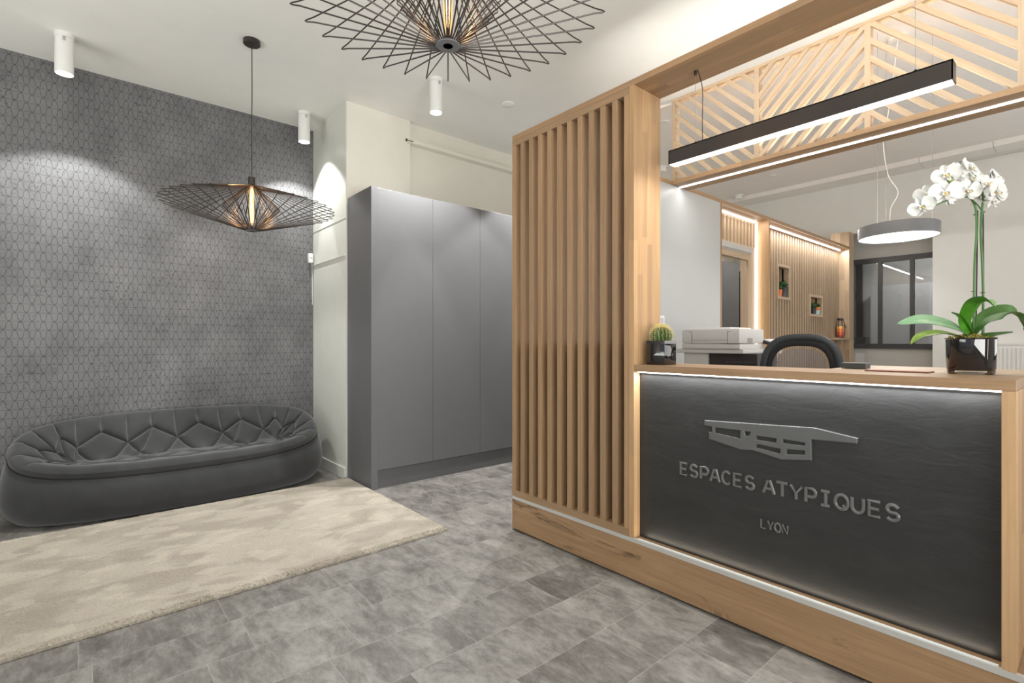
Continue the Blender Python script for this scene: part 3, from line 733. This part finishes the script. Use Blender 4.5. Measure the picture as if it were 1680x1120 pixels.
# opening with a slatted overpanel and sliding gear
t_ = thing('sliding_door_surround', 'pale oak doorway surround with short slats and sliding rail, behind the printer', 'doorway', (5.45, 2.68, 0))
m = MB()
for k in range(13): x = 4.955+k*.0817; m.box(x-.015, x+.015, 2.662, 2.69, 2.315, 2.60)
m.box(4.915, 6.01, 2.69, 2.70, 2.30, 2.62).box(4.915, 6.01, 2.655, 2.69, 2.30, 2.318).build('slat_panel', PALE_Z, t_)
MB().box(4.915, 5.85, 2.62, 2.66, 2.235, 2.295).box(4.915, 5.85, 2.64, 2.70, 2.222, 2.236).build('rail', ALU, t_)
MB().box(4.915, 5.80, 2.645, 2.70, 2.155, 2.222).build('valance', PALE_X, t_)
MB().box(5.82, 6.01, 2.66, 2.75, 0, 2.30).build('jamb', PALE_Z, t_)
MB().box(6.01, 6.04, YP, 2.75, 0, 2.62).build('side_board', STAVE_Z, t_)
MB().box(5.985, 6.008, 2.635, 2.658, .02, 2.60).build('led_strip', LEDV, t_)
MB().box(4.92, 6.00, 2.64, 2.655, 2.605, 2.619).build('led_strip', LED, t_)
area('alcove_led', (5.45, 2.60, 2.60), (math.radians(-25), 0, 0), 1.0, .02, 2.2, NEUT)
area('alcove_vertical_led', (5.98, 2.62, 1.35), (0, -PI/2, math.radians(-30)), 2.3, .02, .5, NEUT)
# slatted wall with niches
t_ = thing('slatted_wall_panel', 'pale oak slatted wall panel with two plant niches and a lit top edge', 'wall panel', (7.4, 2.65, 0))
N1 = (6.59, 6.905, 1.79, 2.16); N2 = (7.645, 8.06, 1.61, 1.845)
m = MB(); x = 6.085
while x < 8.80:
    gaps = [(n[2]-.035, n[3]+.035) for n in (N1, N2) if n[0]-.035 < x < n[1]+.035]
    zz = [(.02, 2.585)] if not gaps else [(.02, gaps[0][0]), (gaps[0][1], 2.585)]
    for z0, z1 in zz: m.box(x-.016, x+.016, 2.64, 2.70, z0, z1)
    x += .0817
m.build('slats', PALE_Z, t_)
bk = MB(); xs = [6.04, N1[0], N1[1], N2[0], N2[1], 8.81]
for i in range(5):
    n = N1 if i == 1 else N2 if i == 3 else None
    if n: bk.box(xs[i], xs[i+1], 2.70, 2.72, 0, n[2]).box(xs[i], xs[i+1], 2.70, 2.72, n[3], 2.62)
    else: bk.box(xs[i], xs[i+1], 2.70, 2.72, 0, 2.62)
bk.build('backing', wood('oak_backing', 2, (.34, .25, .17), (.22, .15, .10)), t_)
for n in (N1, N2):
    m = MB().box(n[0]-.035, n[0], 2.632, 2.86, n[2]-.035, n[3]+.035).box(n[1], n[1]+.035, 2.632, 2.86, n[2]-.035, n[3]+.035)
    m.box(n[0], n[1], 2.632, 2.86, n[2]-.035, n[2]).box(n[0], n[1], 2.632, 2.86, n[3], n[3]+.035)
    if n is N2: m.box(n[0], n[1], 2.85, 2.86, n[2], n[3])
    m.build('niche', PALE_X, t_)
MB().box(N1[0], N1[1], 2.855, 2.862, N1[2], N1[3]).build('niche_dark_sheet', DARKGREY, t_)  # dark sheet standing in for the darkness beyond the open niche
MB().box(6.05, 8.79, 2.62, 2.637, 2.606, 2.6195).build('led_strip', LED, t_)
area('slat_wall_led', (7.42, 2.585, 2.600), (math.radians(-22), 0, 0), 2.7, .02, 18, NEUT)
t_ = thing('oak_pillar', 'pale oak pillar with a small shelf at the end of the slatted wall', 'pillar', (8.9, 2.63, 0))
MB().box(8.812, 9.02, YP, 2.755, 0, 2.885).build('body', PALE_S, t_)
MB().box(8.42, 8.811, 2.512, 2.638, 1.255, 1.285).build('shelf', PALE_X, t_)
MB().box(8.60, 8.63, 2.54, 2.638, 1.13, 1.254).build('bracket', PALE_Z, t_)

# niche plants
GREEN = plain('dark_green_leaf', (.045, .12, .03), .5, noise=.5); GREEN2 = plain('green_leaf', (.07, .17, .04), .5, noise=.4)
def small_plant(x, y, z, s_, potcol, lab, bot=None, rough=.3):
    t = thing('potted_succulent', lab, 'potted plant', (x, y, z)); pm = plain('pot_'+lab[:9], potcol, rough)
    MB().lathe((x, y, z), [(.032*s_, 0), (.040*s_, .085*s_), (.042*s_, .09*s_), (.036*s_, .088*s_), (.0, .080*s_)], 20).build('pot', pm, t, True)
    if bot: MB().lathe((x, y, z), [(.0325*s_, -.0), (.0385*s_, .05*s_)], 20).build('pot_band', plain('pot_band', bot, .4), t, True)
    m = MB(); rnd = random.Random(hash(lab) % 999 if False else int(x*1000))
    for k in range(46):
        a = rnd.uniform(0, 2*PI); e = rnd.uniform(.15, 1.45); L = .050*s_*rnd.uniform(.7, 1.1); c = Vector((x, y, z+.095*s_))
        d = Vector((math.cos(a)*math.cos(e), math.sin(a)*math.cos(e), math.sin(e))); m.tube([c, c+d*L*.6, c+d*L], [.005*s_, .009*s_, .002*s_], 6)
    m.build('leaves', GREEN, t, True)
small_plant(6.70, 2.675, N1[2], 1.0, (.75, .18, .04), 'tiny succulent in an orange pot in the taller wall niche')
small_plant(6.85, 2.685, N1[2], 1.5, (.03, .03, .032), 'larger green succulent in a dark pot in the taller wall niche')
small_plant(7.86, 2.685, N2[2], 1.15, (.03, .03, .035), 'small succulent in a dark pot in the lower wall niche')
small_plant(8.0, 2.685, N2[2], 1.2, (.70, .25, .08), 'succulent in an orange and pale blue pot in the lower niche', (.45, .66, .72))
# lantern
lx, ly, lz = 8.64, 2.575, 1.2855
t_ = thing('candle_lantern', 'black wire lantern with an orange glass on the small shelf beside the slatted wall', 'lantern', (lx, ly, lz))
m = MB()
for k in range(8):
    a = 2*PI*k/8; c, s_ = math.cos(a), math.sin(a)
    m.tube([(lx+c*r, ly+s_*r*.85, lz+z) for r, z in [(.045, .008), (.066, .04), (.070, .13), (.064, .21), (.045, .262)]], .0028, 6)
m.lathe((lx, ly, lz), [(.048, 0), (.05, .004), (.048, .010), (.0, .010)], 24, 1, .85); m.build('wire_frame', BLACK_M, t_, True)
MB().lathe((lx, ly, lz), [(.040, .258), (.046, .262), (.046, .285), (.040, .29), (.0, .29)], 24, 1, .85).build('lid', BLACK_M, t_, True)
MB().tube([(lx-.048, ly-.058, lz+.14)]+[(lx+.048*math.cos(PI-PI*i/8), ly-.058, lz+.14+.05*math.sin(PI*i/8)) for i in range(9)], .0035, 6).build('handle', BLACK_M, t_, True)
def lanternglass():
    t = NT('orange_banded_glass'); sep = t.new('ShaderNodeSeparateXYZ'); t.l(t.coords(), sep.inputs[0])
    t.col(t.ramp(t.math('MULTIPLY', sep.outputs[2], 5.5), [(0, (.55, .09, .05)), (.25, (.72, .15, .06)), (.5, (.85, .27, .06)), (.75, (.95, .50, .16)), (.95, (.95, .66, .38))], 'CONSTANT')).p(Roughness=.25); return t.m
MB().lathe((lx, ly, lz), [(.048, .012), (.051, .02), (.051, .165), (.047, .17), (.0, .168)], 28, 1, .85).build('candle_glass', lanternglass(), t_, True)

# radiator
t_ = thing('radiator', 'white ribbed radiator on the far office wall right of the orchid pot', 'radiator', (9.07, .3, .3))
m = MB().box(9.03, 9.05, -.35, .93, .35, 1.19, .004); k = -.33
while k < .91: m.box(9.018, 9.032, k, k+.022, .38, 1.15, .005); k += .04
m.build('panel', WHITE_L, t_)
MB().box(9.02, 9.13, -.35, .935, 1.185, 1.197).build('grille', WHITE_L, t_); MB().box(9.05, 9.149, -.2, -.15, .35, 1.1).box(9.05, 9.149, .7, .75, .35, 1.1).build('bracket', WHITE_L, t_)
MB().tube([(9.08, -.25, 0), (9.08, -.25, .36)], .01).build('pipe', WHITE_L, t_)

# ---------------------------------------------------------------- linear pendant under the beam
t_ = thing('linear_pendant_lamp', 'long slim bronze linear pendant lamp hanging over the counter', 'pendant lamp', (2.26, .875, 2.107))
y0, y1 = .334, 1.417; xa, xb = 2.232, 2.288
MB().box(xa, xb, y0, y0+.004, 2.107, 2.173).box(xa, xb, y1-.004, y1, 2.107, 2.173).box(xa, xa+.003, y0, y1, 2.105, 2.173).box(xb-.003, xb, y0, y1, 2.105, 2.173).box(xa, xb, y0, y1, 2.169, 2.174).build('housing', BRONZE, t_)
MB().box(xa+.003, xb-.003, y0+.004, y1-.004, 2.1035, 2.109).build('diffuser', DIFF, t_)
for y in (1.286, .44):
    MB().tube([(2.26, y, 2.174), (2.26, y, 2.53)], .0011, 6).build('cable', STEEL, t_)
    MB().lathe((2.26, y, 2.174), [(.006, 0), (.006, .012), (.002, .016)], 12).lathe((2.26, y, 2.53), [(.006, -.022), (.007, -.02), (.007, 0)], 12).build('cable_grip', BRONZE, t_)
MB().tube(cr([(2.26, 1.25, 2.174), (2.262, 1.252, 2.30), (2.255, 1.247, 2.42), (2.258, 1.262, 2.49), (2.26, 1.275, 2.53)], 6), .002, 8).build('power_cord', BRONZE, t_, True)
area('linear_lamp_light', (2.26, .875, 2.100), (0, 0, 0), .045, 1.07, 7, NEUT)

# ---------------------------------------------------------------- round pendant in the office
rx_, ry_, rz_ = 5.16, 1.12, 2.085; R_ = .275
t_ = thing('round_pendant_lamp', 'large flat round grey pendant lamp with a glowing underside in the office', 'pendant lamp', (rx_, ry_, rz_))
MB().lathe((rx_, ry_, rz_), [(R_-.004, .012), (R_-.004, 0), (R_, 0), (R_, .094), (R_-.005, .099), (0, .10)], 64).build('housing', LAMPGREY, t_, True)
MB().lathe((rx_, ry_, rz_), [(R_-.005, .006), (0, .0055)], 64).build('diffuser', DIFF, t_)
for a in (.6, 2.7, 4.8):
    MB().tube([(rx_+.22*math.cos(a), ry_+.22*math.sin(a), rz_+.10), (rx_+.22*math.cos(a), ry_+.22*math.sin(a), ZC2)], .0014, 6).build('cable', STEEL, t_)
    MB().lathe((rx_+.22*math.cos(a), ry_+.22*math.sin(a), rz_+.10), [(.010, 0), (.010, .012), (.003, .02)], 12).build('cable_grip', STEEL, t_)
MB().tube(cr([(rx_+.02, ry_+.06, rz_+.10), (rx_, ry_+.05, rz_+.25), (rx_, ry_-.0, rz_+.38), (rx_, ry_+.07, rz_+.55), (rx_, ry_+.10, rz_+.85), (rx_, ry_+.06, rz_+1.1), (rx_, ry_, ZC2-.03)], 6), .0035, 8).build('power_cord', WHITE_L, t_, True)
MB().lathe((rx_, ry_, ZC2), [(.06, -.03), (.065, -.028), (.065, 0)], 24).build('ceiling_rose', WHITE_L, t_, True)
area('round_lamp_light', (rx_, ry_, rz_-.004), (0, 0, 0), .48, .48, 20, NEUT).data.shape = 'DISK'

# ---------------------------------------------------------------- cactus
def cactus():
    px, py = 2.254, 1.472; s_ = .053; z = CZT
    t = thing('potted_cactus', 'round yellow-spined cactus in a square glossy black pot on the counter', 'potted plant', (px, py, z))
    m = MB().box(px-s_, px+s_, py-s_, py+s_, z+.0006, z+.108, .003)
    m.build('pot', GLOSSBLACK, t, True)
    MB().box(px-s_, px+s_, py-s_, py-s_+.007, z+.107, z+.122).box(px-s_, px+s_, py+s_-.007, py+s_, z+.107, z+.122).box(px-s_, px-s_+.007, py-s_+.007, py+s_-.007, z+.107, z+.122).box(px+s_-.007, px+s_, py-s_+.007, py+s_-.007, z+.107, z+.122).build('pot_rim', GLOSSBLACK, t)
    MB().box(px-s_+.007, px+s_-.007, py-s_+.007, py+s_-.007, z+.108, z+.112).build('soil', plain('dark_soil', (.04, .03, .02), .9, bump=.5), t)
    c = Vector((px, py, z+.145)); R = .050; rows = []; NR = 18; sp = MB(); rnd = random.Random(5)
    for j in range(25):
        e = -1.2+2.75*j/24; e = min(e, PI/2); row = []
        for k in range(NR*6):
            a = 2*PI*k/(NR*6); rr = R*(1+.075*math.cos(NR*a)*math.cos(e)**.5 if math.cos(e) > 0 else R)
            row.append(c+Vector((rr*math.cos(a)*math.cos(e), rr*math.sin(a)*math.cos(e), rr*.92*math.sin(e))))
        rows.append(row)
    MB().grid(rows, True).build('body', plain('cactus_green', (.035, .085, .02), .6, noise=.4), t, True)
    for k in range(NR):
        a = 2*PI*k/NR
        for j in range(13):
            e = -.75+j*.185; R1 = R*1.07
            if e > 1.5: continue
            p = c+Vector((R1*math.cos(a)*math.cos(e), R1*math.sin(a)*math.cos(e), R1*.92*math.sin(e)))
            n = (p-c).normalized()
            for q in range(7):
                d = (n+Vector((rnd.uniform(-1, 1), rnd.uniform(-1, 1), rnd.uniform(-.6, 1)))*.75).normalized(); L = rnd.uniform(.006, .012)*(1+.9*max(0, math.sin(e)))
                sp.tube([p, p+d*L], [.0007, .0002], 3, caps=False)
    sp.build('spines', plain('yellow_spines', (.72, .60, .26), .6), t, kind='stuff')
cactus()

# ---------------------------------------------------------------- orchid
def orchid():
    ox, oy, oz = 2.452, .318, CZT+.0006
    t = thing('potted_orchid', 'white moth orchid in a glossy black glass pot on the counter', 'potted plant', (ox, oy, oz))
    MB().lathe((ox, oy, oz), [(.0655, .014), (.068, .02), (.070, .124), (.073, .127), (.0715, .130), (.067, .128), (.066, .112), (0, .112)], 56).build('pot', GLOSSBLACK, t, True)
    MB().lathe((ox, oy, oz), [(.062, 0), (.0655, .003), (.0665, .0135), (0, .0138)], 56).build('glass_base', CLEAR, t, True)
    rnd = random.Random(2); m = MB()
    for k in range(650):
        a = rnd.uniform(0, 2*PI); r = .064*math.sqrt(rnd.random()); p = Vector((ox+r*math.cos(a), oy+r*math.sin(a), oz+.118+rnd.uniform(.0, .030)*(1-r/.085)))
        d = Vector((rnd.uniform(-1, 1), rnd.uniform(-1, 1), rnd.uniform(-.1, .8))).normalized()*.012
        m.tube([p, p+d*.6+Vector((0, 0, .002)), p+d], [.002, .0018, .0008], 4, caps=False)
    mt = NT('moss'); n_ = mt.noise(mt.coords(), 60, 3); mt.col(mt.ramp(n_, [(.35, (.30, .17, .05)), (.5, (.40, .34, .08)), (.65, (.20, .30, .05))])).p(Roughness=.9)
    m.build('moss', mt.m, t, kind='stuff')
    def leafmat(nm, c1, c2, rough=.35):
        q = NT(nm); n = q.noise(q.coords((1, 1, 1)), 25, 3); q.col(q.ramp(n, [(.3, c1), (.7, c2)])).p(Roughness=rough, Subsurface_Weight=.0); return q.m
    LG = leafmat('orchid_leaf', (.05, .20, .015), (.08, .27, .02)); LP = leafmat('orchid_pale_leaf', (.17, .32, .17), (.22, .38, .21), .3); LO = leafmat('orchid_olive_leaf', (.13, .23, .015), (.18, .30, .03)); LD = leafmat('orchid_dark_leaf', (.06, .14, .035), (.09, .19, .05))
    def leaf(pts, wid, side, mat, fold=.25, name='leaf'):
        C = cr(pts, 8); N = len(C); rows = []; side = Vector(side).normalized()
        for i, c in enumerate(C):
            f = i/(N-1); w = wid*(math.sin(PI*min(1, (f*.93+.07))**.8))**.62 if f < 1 else 0.0005
            T = (C[min(i+1, N-1)]-C[max(i-1, 0)]).normalized(); sd = (side-T*side.dot(T)).normalized(); up = T.cross(sd)
            if up.z < 0: up = -up
            rows.append([c+sd*w*q+up*(abs(q)**1.3*w*fold+(.0012 if abs(q) < .02 else 0)*-1) for q in (-1, -.8, -.5, -.2, 0, .2, .5, .8, 1)])
        top = rows; m = MB().grid(rows); lower = [[p-Vector((0, 0, .0016)) for p in r][::-1] for r in rows]; m.grid(lower)
        return m.build(name, mat, t, True)
    D = 1.83; A = lambda px, py, d=D: at(px, py, d)
    back = Vector((FX, FY, 0)); rt = Vector((FY, -FX, 0))
    leaf([A(1588, 548), A(1560, 533, 1.80), A(1515, 524, 1.76), A(1472, 531, 1.74)], .028, back*.75+Vector((0, 0, .75)), LP, .12)
    leaf([A(1578, 552), A(1545, 546, 1.76), A(1512, 551, 1.70), A(1494, 564, 1.68)], .019, back+Vector((0, 0, .35)), LO)
    leaf([A(1594, 548), A(1590, 524, 1.80), A(1601, 500, 1.74), A(1618, 493, 1.68), A(1632, 502, 1.64)], .034, rt*1.0+back*.5+Vector((0, 0, -.2)), LG, .3)
    leaf([A(1592, 546), A(1580, 530, 1.82), A(1570, 517, 1.80), A(1561, 512, 1.79)], .020, back+rt*.6, LG, .3)
    leaf([A(1594, 547), A(1618, 520, 1.80), A(1655, 512, 1.74), A(1684, 530, 1.70), A(1694, 556, 1.68)], .027, back*.8+Vector((0, 0, .45))-rt*.1, LD, .2)
    leaf([A(1602, 553), A(1630, 549, 1.78), A(1662, 544, 1.74)], .012, back+Vector((0, 0, .2)), LD)
    STEM = leafmat('orchid_stem', (.045, .13, .03), (.07, .18, .04), .45)
    s1 = cr([A(1597, 553), A(1598, 480), A(1599, 430), A(1602, 380), A(1601, 345), A(1596, 330), A(1586, 321)], 8)
    s2 = cr([A(1612, 553, 1.85), A(1613, 480, 1.85), A(1611, 420, 1.84), A(1609, 380, 1.84), A(1611, 345, 1.84), A(1613, 325, 1.83), A(1608, 303, 1.82), A(1604, 292, 1.81), A(1586, 283, 1.80)], 8)
    s3 = cr([A(1611, 345, 1.84), A(1600, 332, 1.82), A(1588, 323, 1.80), A(1572, 326, 1.79), A(1550, 330, 1.78), A(1535, 336, 1.77), A(1524, 335, 1.76)], 8)
    for s_, r in ((s1, .0034), (s2, .0038), (s3, .0022)): MB().tube(s_, r, 8).build('stem', STEM, t, True)
    MB().tube([A(1601, 553, 1.86), A(1604, 345, 1.86)], .0022, 6).tube([A(1614, 553, 1.865), A(1613, 350, 1.865)], .0022, 6).build('support_stick', plain('dark_stake', (.03, .02, .02), .6), t)
    m = MB()
    for (px, py) in ((1601, 352), (1612, 348), (1597, 478), (1612, 480)):
        p = A(px, py, 1.845); m.tube([p+rt*.007*math.cos(a)+back*.007*math.sin(a) for a in np.linspace(0, 2*PI, 11)[:-1]], .0011, 5, closed=True)
    m.build('clip', BLACK_M, t)
    bud = A(1559, 295, 1.77); MB().lathe(tuple(bud-Vector((0, 0, .011))), [(0, 0), (.008, .003), (.0115, .011), (.008, .019), (0, .022)], 16).build('bud', leafmat('bud_green', (.16, .22, .07), (.22, .28, .10)), t, True)
    MB().tube(cr([A(1586, 284, 1.80), A(1570, 288, 1.78), A(1556, 289, 1.77)], 5), .0016, 6).build('stem', STEM, t, True)
    pet = NT('white_petal'); n_ = pet.noise(pet.coords(), 30, 3); pet.col(pet.ramp(n_, [(.3, (.66, .66, .63)), (.7, (.76, .76, .74))])).p(Roughness=.55); pet.b.inputs['Subsurface Weight'].default_value = .15; pet.b.inputs['Subsurface Radius'].default_value = (.01, .01, .01)
    LIP = plain('yellow_lip', (.62, .45, .16), .5, noise=.3); LIPW = pet.m
    def petal(m, c, ax, up, nrm, L, Wd, cup, tip=.5):
        rows = []
        for i in range(13):
            f = math.sin(i/12*PI/2); w = Wd*min(1, f*(1.6 if Wd > .02 else 1.9)+.12)**.8*math.sqrt(max(.0004, 1-f**3.2)); r = []
            for j in range(9):
                q = (j-4)/4; r.append(c+ax*(L*f)+up*(w*q)+nrm*(cup*(f*f*.9+.5*q*q*f)*L-.0025*math.sin(q*4+f*3)))
            rows.append(r)
        m.grid(rows)
    def flower(c, face, roll, sc=1.0, wilt=False):
        n = Vector(face).normalized(); u0 = Vector((0, 0, 1)); u0 = (u0-n*u0.dot(n)).normalized(); v0 = n.cross(u0)
        ca, sa = math.cos(roll), math.sin(roll); U = u0*ca+v0*sa; V = v0*ca-u0*sa; m = MB()
        if wilt:
            for k in range(5):
                a = 2*PI*k/5; d = (V*math.cos(a)*.35+n*math.sin(a)*.35-Vector((0, 0, 1))).normalized(); petal(m, c, d, V, n, .035*sc, .012*sc, .15)
        else:
            for ang in (90, 215, 325):
                a = math.radians(ang); ax = U*math.sin(a)+V*math.cos(a); petal(m, c-n*.002, ax, n.cross(ax), n, .040*sc, .014*sc, -.06, .6)
            for ang in (12, 168):
                a = math.radians(ang); ax = U*math.sin(a)+V*math.cos(a); petal(m, c+n*.001, ax, n.cross(ax), n, .047*sc, .029*sc, .10, .62)
        f = m.build('flower', pet.m, t, True)
        if not wilt:
            q = MB(); q.lathe(tuple(c+n*.006-U*.003), [(0, -.006*sc), (.005*sc, -.003*sc), (.006*sc, .002*sc), (0, .006*sc)], 12)
            q.build('lip_centre', LIP, f, True)
            q = MB()
            for s_ in (-1, 1): petal(q, c+n*.004+V*s_*.003, (n*.5+V*s_*.7-U*.2).normalized(), U, -V*s_, .016*sc, .008*sc, .3)
            petal(q, c+n*.004-U*.006, (n*.55-U).normalized(), V, n, .022*sc, .006*sc, .2)
            q.build('lip', LIPW, f, True)
    toc = -back
    FL = [(1553, 287, 1.77, (-.7, -.1), .3, .95), (1590, 276, 1.77, (.5, .3), -.2, 1.0), (1573, 283, 1.79, (-.2, .1), .2, 1.05), (1513, 339, 1.74, (-.7, -.3), .5, .9), (1522, 319, 1.76, (-.8, 0), .2, .9), (1550, 317, 1.73, (-.25, -.05), .1, 1.15),
          (1587, 313, 1.76, (.1, -.1), .0, 1.05), (1592, 294, 1.80, (.1, .2), .3, 1.0), (1634, 315, 1.75, (.45, -.05), -.1, 1.2), (1608, 322, 1.84, (.2, -.3), .2, 1.0), (1620, 302, 1.84, (-.3, .2), .1, 1.0), (1628, 330, 1.85, (.5, -.5), .4, .8)]
    for (px, py, d, (a, b2), roll, sc) in FL:
        flower(A(px, py, d), toc+rt*a+Vector((0, 0, b2)), roll, sc)
    flower(A(1628, 277, 1.78), toc+rt*.4, .2, 1.0, True); flower(A(1557, 326, 1.77), toc, 0, .7, True)
orchid()

# ---------------------------------------------------------------- small things on the counter
t_ = thing('card_box', 'small black flat box lying on the counter left of the orchid', 'box', (2.52, .66, CZT))
MB().obox((2.56, .705, CZT+.0125), (.0, .045, 0), (.035, 0, 0), (0, 0, .0105)).build('tray', plain('black_box', (.03, .03, .028), .4), t_)
MB().obox((2.56, .705, CZT+.024), (.0, .046, 0), (.036, 0, 0), (0, 0, .0012)).build('lid', plain('dark_lid', (.06, .055, .05), .35), t_)
t_ = thing('leather_folder', 'thin red-brown folder lying on the counter beside the orchid pot', 'folder', (2.40, .50, CZT))
MB().box(2.36, 2.455, .42, .62, CZT+.0006, CZT+.0040).build('cover', plain('brown_leather', (.20, .055, .03), .5), t_)
MB().box(2.362, 2.453, .422, .618, CZT+.0042, CZT+.0055).build('flap', plain('tan_leather', (.32, .13, .07), .5), t_)

# ---------------------------------------------------------------- printer
def printer():
    t = thing('office_printer', 'large light grey office copier standing behind the counter next to the white panel', 'printer', (3.85, 1.95, 0))
    X0, X1, Y0, Y1 = 3.60, 3.98, 1.705, 2.165
    MB().box(X0+.02, X1, Y0+.0, Y1, .0, .86, .01).build('cabinet', PRINTER_W, t)
    MB().box(X0+.03, X1, Y0+.26, Y1, .861, 1.135, .004).build('tray_housing', PRINTER_W, t)
    MB().box(X0+.05, X1, Y0-.10, Y0+.258, .861, 1.135).build('tray_bay', PRINTER_D, t)
    m = MB()
    for k in range(4): m.box(X0+.045, X1+.1, Y0-.12+k*.01, Y0+.13, .90+k*.055, .912+k*.055, .003)
    m.build('paper_tray', DARKGREY, t)
    MB().box(X0+.01, X1+.03, Y0-.02, Y1+.12, 1.136, 1.168, .006).build('side_tray', PRINTER_W, t)
    MB().box(X0, X1+.02, Y0, Y1, 1.1685, 1.205, .006).build('scanner_body', PRINTER_W, t, True)
    m = MB().box(X0-.005, X1+.02, Y0, Y1, 1.208, 1.318, .014); m.build('document_feeder', PRINTER_W, t, True)
    MB().box(X0+.02, X1-.02, Y0+.08, Y1-.05, 1.316, 1.330, .006).build('feeder_lid', WHITE_L, t, True)
    MB().box(X0-.0065, X0-.004, Y0+.088, Y1-.088, 1.234, 1.2355).box(X0-.0065, X0-.004, Y0+.087, Y0+.089, 1.21, 1.298).box(X0-.0065, X0-.004, Y1-.089, Y1-.087, 1.21, 1.298).box(X0-.0065, X0-.004, Y0+.06, Y0+.089, 1.297, 1.299).box(X0-.0065, X0-.004, Y1-.089, Y1-.06, 1.297, 1.299).build('seam', PRINTER_D, t)
    MB().box(X0+.12, X0+.20, Y0-.0015, Y0+.002, 1.215, 1.25).build('finger_recess', plain('grey_recess', (.30, .29, .28), .5), t)
    c = (X1+.16, Y0-.02, 1.215); MB().obox(c, (.16, 0, 0), (0, .07, .02), (0, -.004, .012), .08).build('control_panel', PRINTER_D, t)
    MB().obox((c[0], c[1]-.0, c[2]+.0135), (.10, 0, 0), (0, .045, .013), (0, -.0003, .001)).build('screen', plain('panel_buttons', (.5, .5, .5), .3), t)
    MB().box(X1+.021, X1+.30, Y0-.02, Y0+.16, 1.13, 1.165, .01).build('output_shelf', PRINTER_W, t)
printer()

# ---------------------------------------------------------------- desk behind and chair
t_ = thing('office_desk', 'white desk behind the counter beside the mesh chair', 'desk', (2.7, 1.2, 0))
MB().box(2.42, 2.56, .80, 1.5, .715, .74).build('desktop', PANEL_W, t_)
for y in (.82, 1.46): MB().box(2.43, 2.55, y, y+.02, 0, .714).build('leg', PANEL_W, t_)
def chair():
    cx, cy = 3.12, 1.125
    t = thing('office_chair', 'black mesh-back office chair behind the counter', 'office chair', (cx-.2, cy, 0))
    def ring(ins, z0, z1, n=40, xx=0):
        w = .222-ins; out = []
        for i in range(n+1):
            a = PI*i/n; ca, sa = math.cos(a), math.sin(a)
            out.append((cx+xx+.035*(1-abs(ca))*0-.02*math.cos(a)**2, cy+w*math.copysign(abs(ca)**.72, ca), z1-.22+(.22-ins)*sa**.78))
        return [(out[0][0], cy+w*.93, z0)]+[(out[0][0], cy+w, z0+.2)]+out+[(out[-1][0], cy-w, z0+.2)]+[(out[-1][0], cy-w*.93, z0)]
    def closed(ins, z1, z0): r = ring(ins, z0, z1); return r
    MB().tube(closed(.020, 1.268, .66), .020, 10, closed=True, flat=((1, 0, 0), .6)).build('back_frame', plain('dark_grey_plastic', (.032, .036, .042), .5), t, True)
    MB().tube(closed(.054, 1.268, .70), .017, 10, closed=True, flat=((1, 0, 0), .5)).build('inner_rim', plain('black_fabric_rim', (.012, .012, .013), .85), t, True)
    r = closed(.085, 1.268, .70); c = Vector((cx-.015, cy, .95)); mm = MB(); n = len(r); mm.add([tuple(c)]+r, [(0, i+1, (i+1) % n+1) for i in range(n)])
    q = NT('mesh_fabric'); tr = q.new('ShaderNodeBsdfTransparent'); mx = q.new('ShaderNodeMixShader'); sep = q.new('ShaderNodeSeparateXYZ'); q.l(q.coords(), sep.inputs[0])
    s1 = q.math('SINE', q.math('MULTIPLY', q.math('ADD', sep.outputs[1], sep.outputs[2]), 1300)); s2 = q.math('SINE', q.math('MULTIPLY', q.math('SUBTRACT', sep.outputs[1], sep.outputs[2]), 1300))
    q.col((.20, .18, .185)).p(Roughness=.4); q.l(q.math('ADD', .60, q.math('MULTIPLY', q.math('MULTIPLY', s1, s2), .35)), mx.inputs[0]); q.l(tr.outputs[0], mx.inputs[1]); q.l(q.b.outputs[0], mx.inputs[2]); q.l(mx.outputs[0], q.n['Material Output'].inputs[0])
    mm.build('mesh_back', q.m, t)
    MB().box(cx-.48, cx-.02, cy-.23, cy+.23, .44, .52, .035).build('seat', plain('black_seat_fabric', (.02, .02, .022), .9), t, True)
    MB().tube([(cx, cy, .70), (cx+.03, cy, .55), (cx-.1, cy, .43), (cx-.25, cy, .42)], .022, 8).build('spine', BLACK_M, t, True)
    MB().lathe((cx-.25, cy, 0), [(.03, .10), (.03, .25), (.018, .26), (.018, .44)], 16).build('gas_column', BLACK_M, t, True)
    for k in range(5):
        a = 2*PI*k/5+.3; x, y = cx-.25+.27*math.cos(a), cy+.27*math.sin(a)
        lg = MB().tube([(cx-.25, cy, .12), (x, y, .075)], [.024, .014], 8).build('leg', BLACK_M, t, True)
        MB().tube([(x-.02*math.sin(a), y+.02*math.cos(a), .031), (x+.02*math.sin(a), y-.02*math.cos(a), .031)], .03, 16).build('caster', BLACK_M, lg, True)
    for s_ in (-1, 1):
        MB().tube([(cx-.3, cy+s_*.22, .45), (cx-.26, cy+s_*.27, .50), (cx-.26, cy+s_*.27, .68)], .014, 8).box(cx-.38, cx-.14, cy+s_*.27-.035, cy+s_*.27+.035, .68, .705, .01).build('armrest', BLACK_M, t, True)
chair()
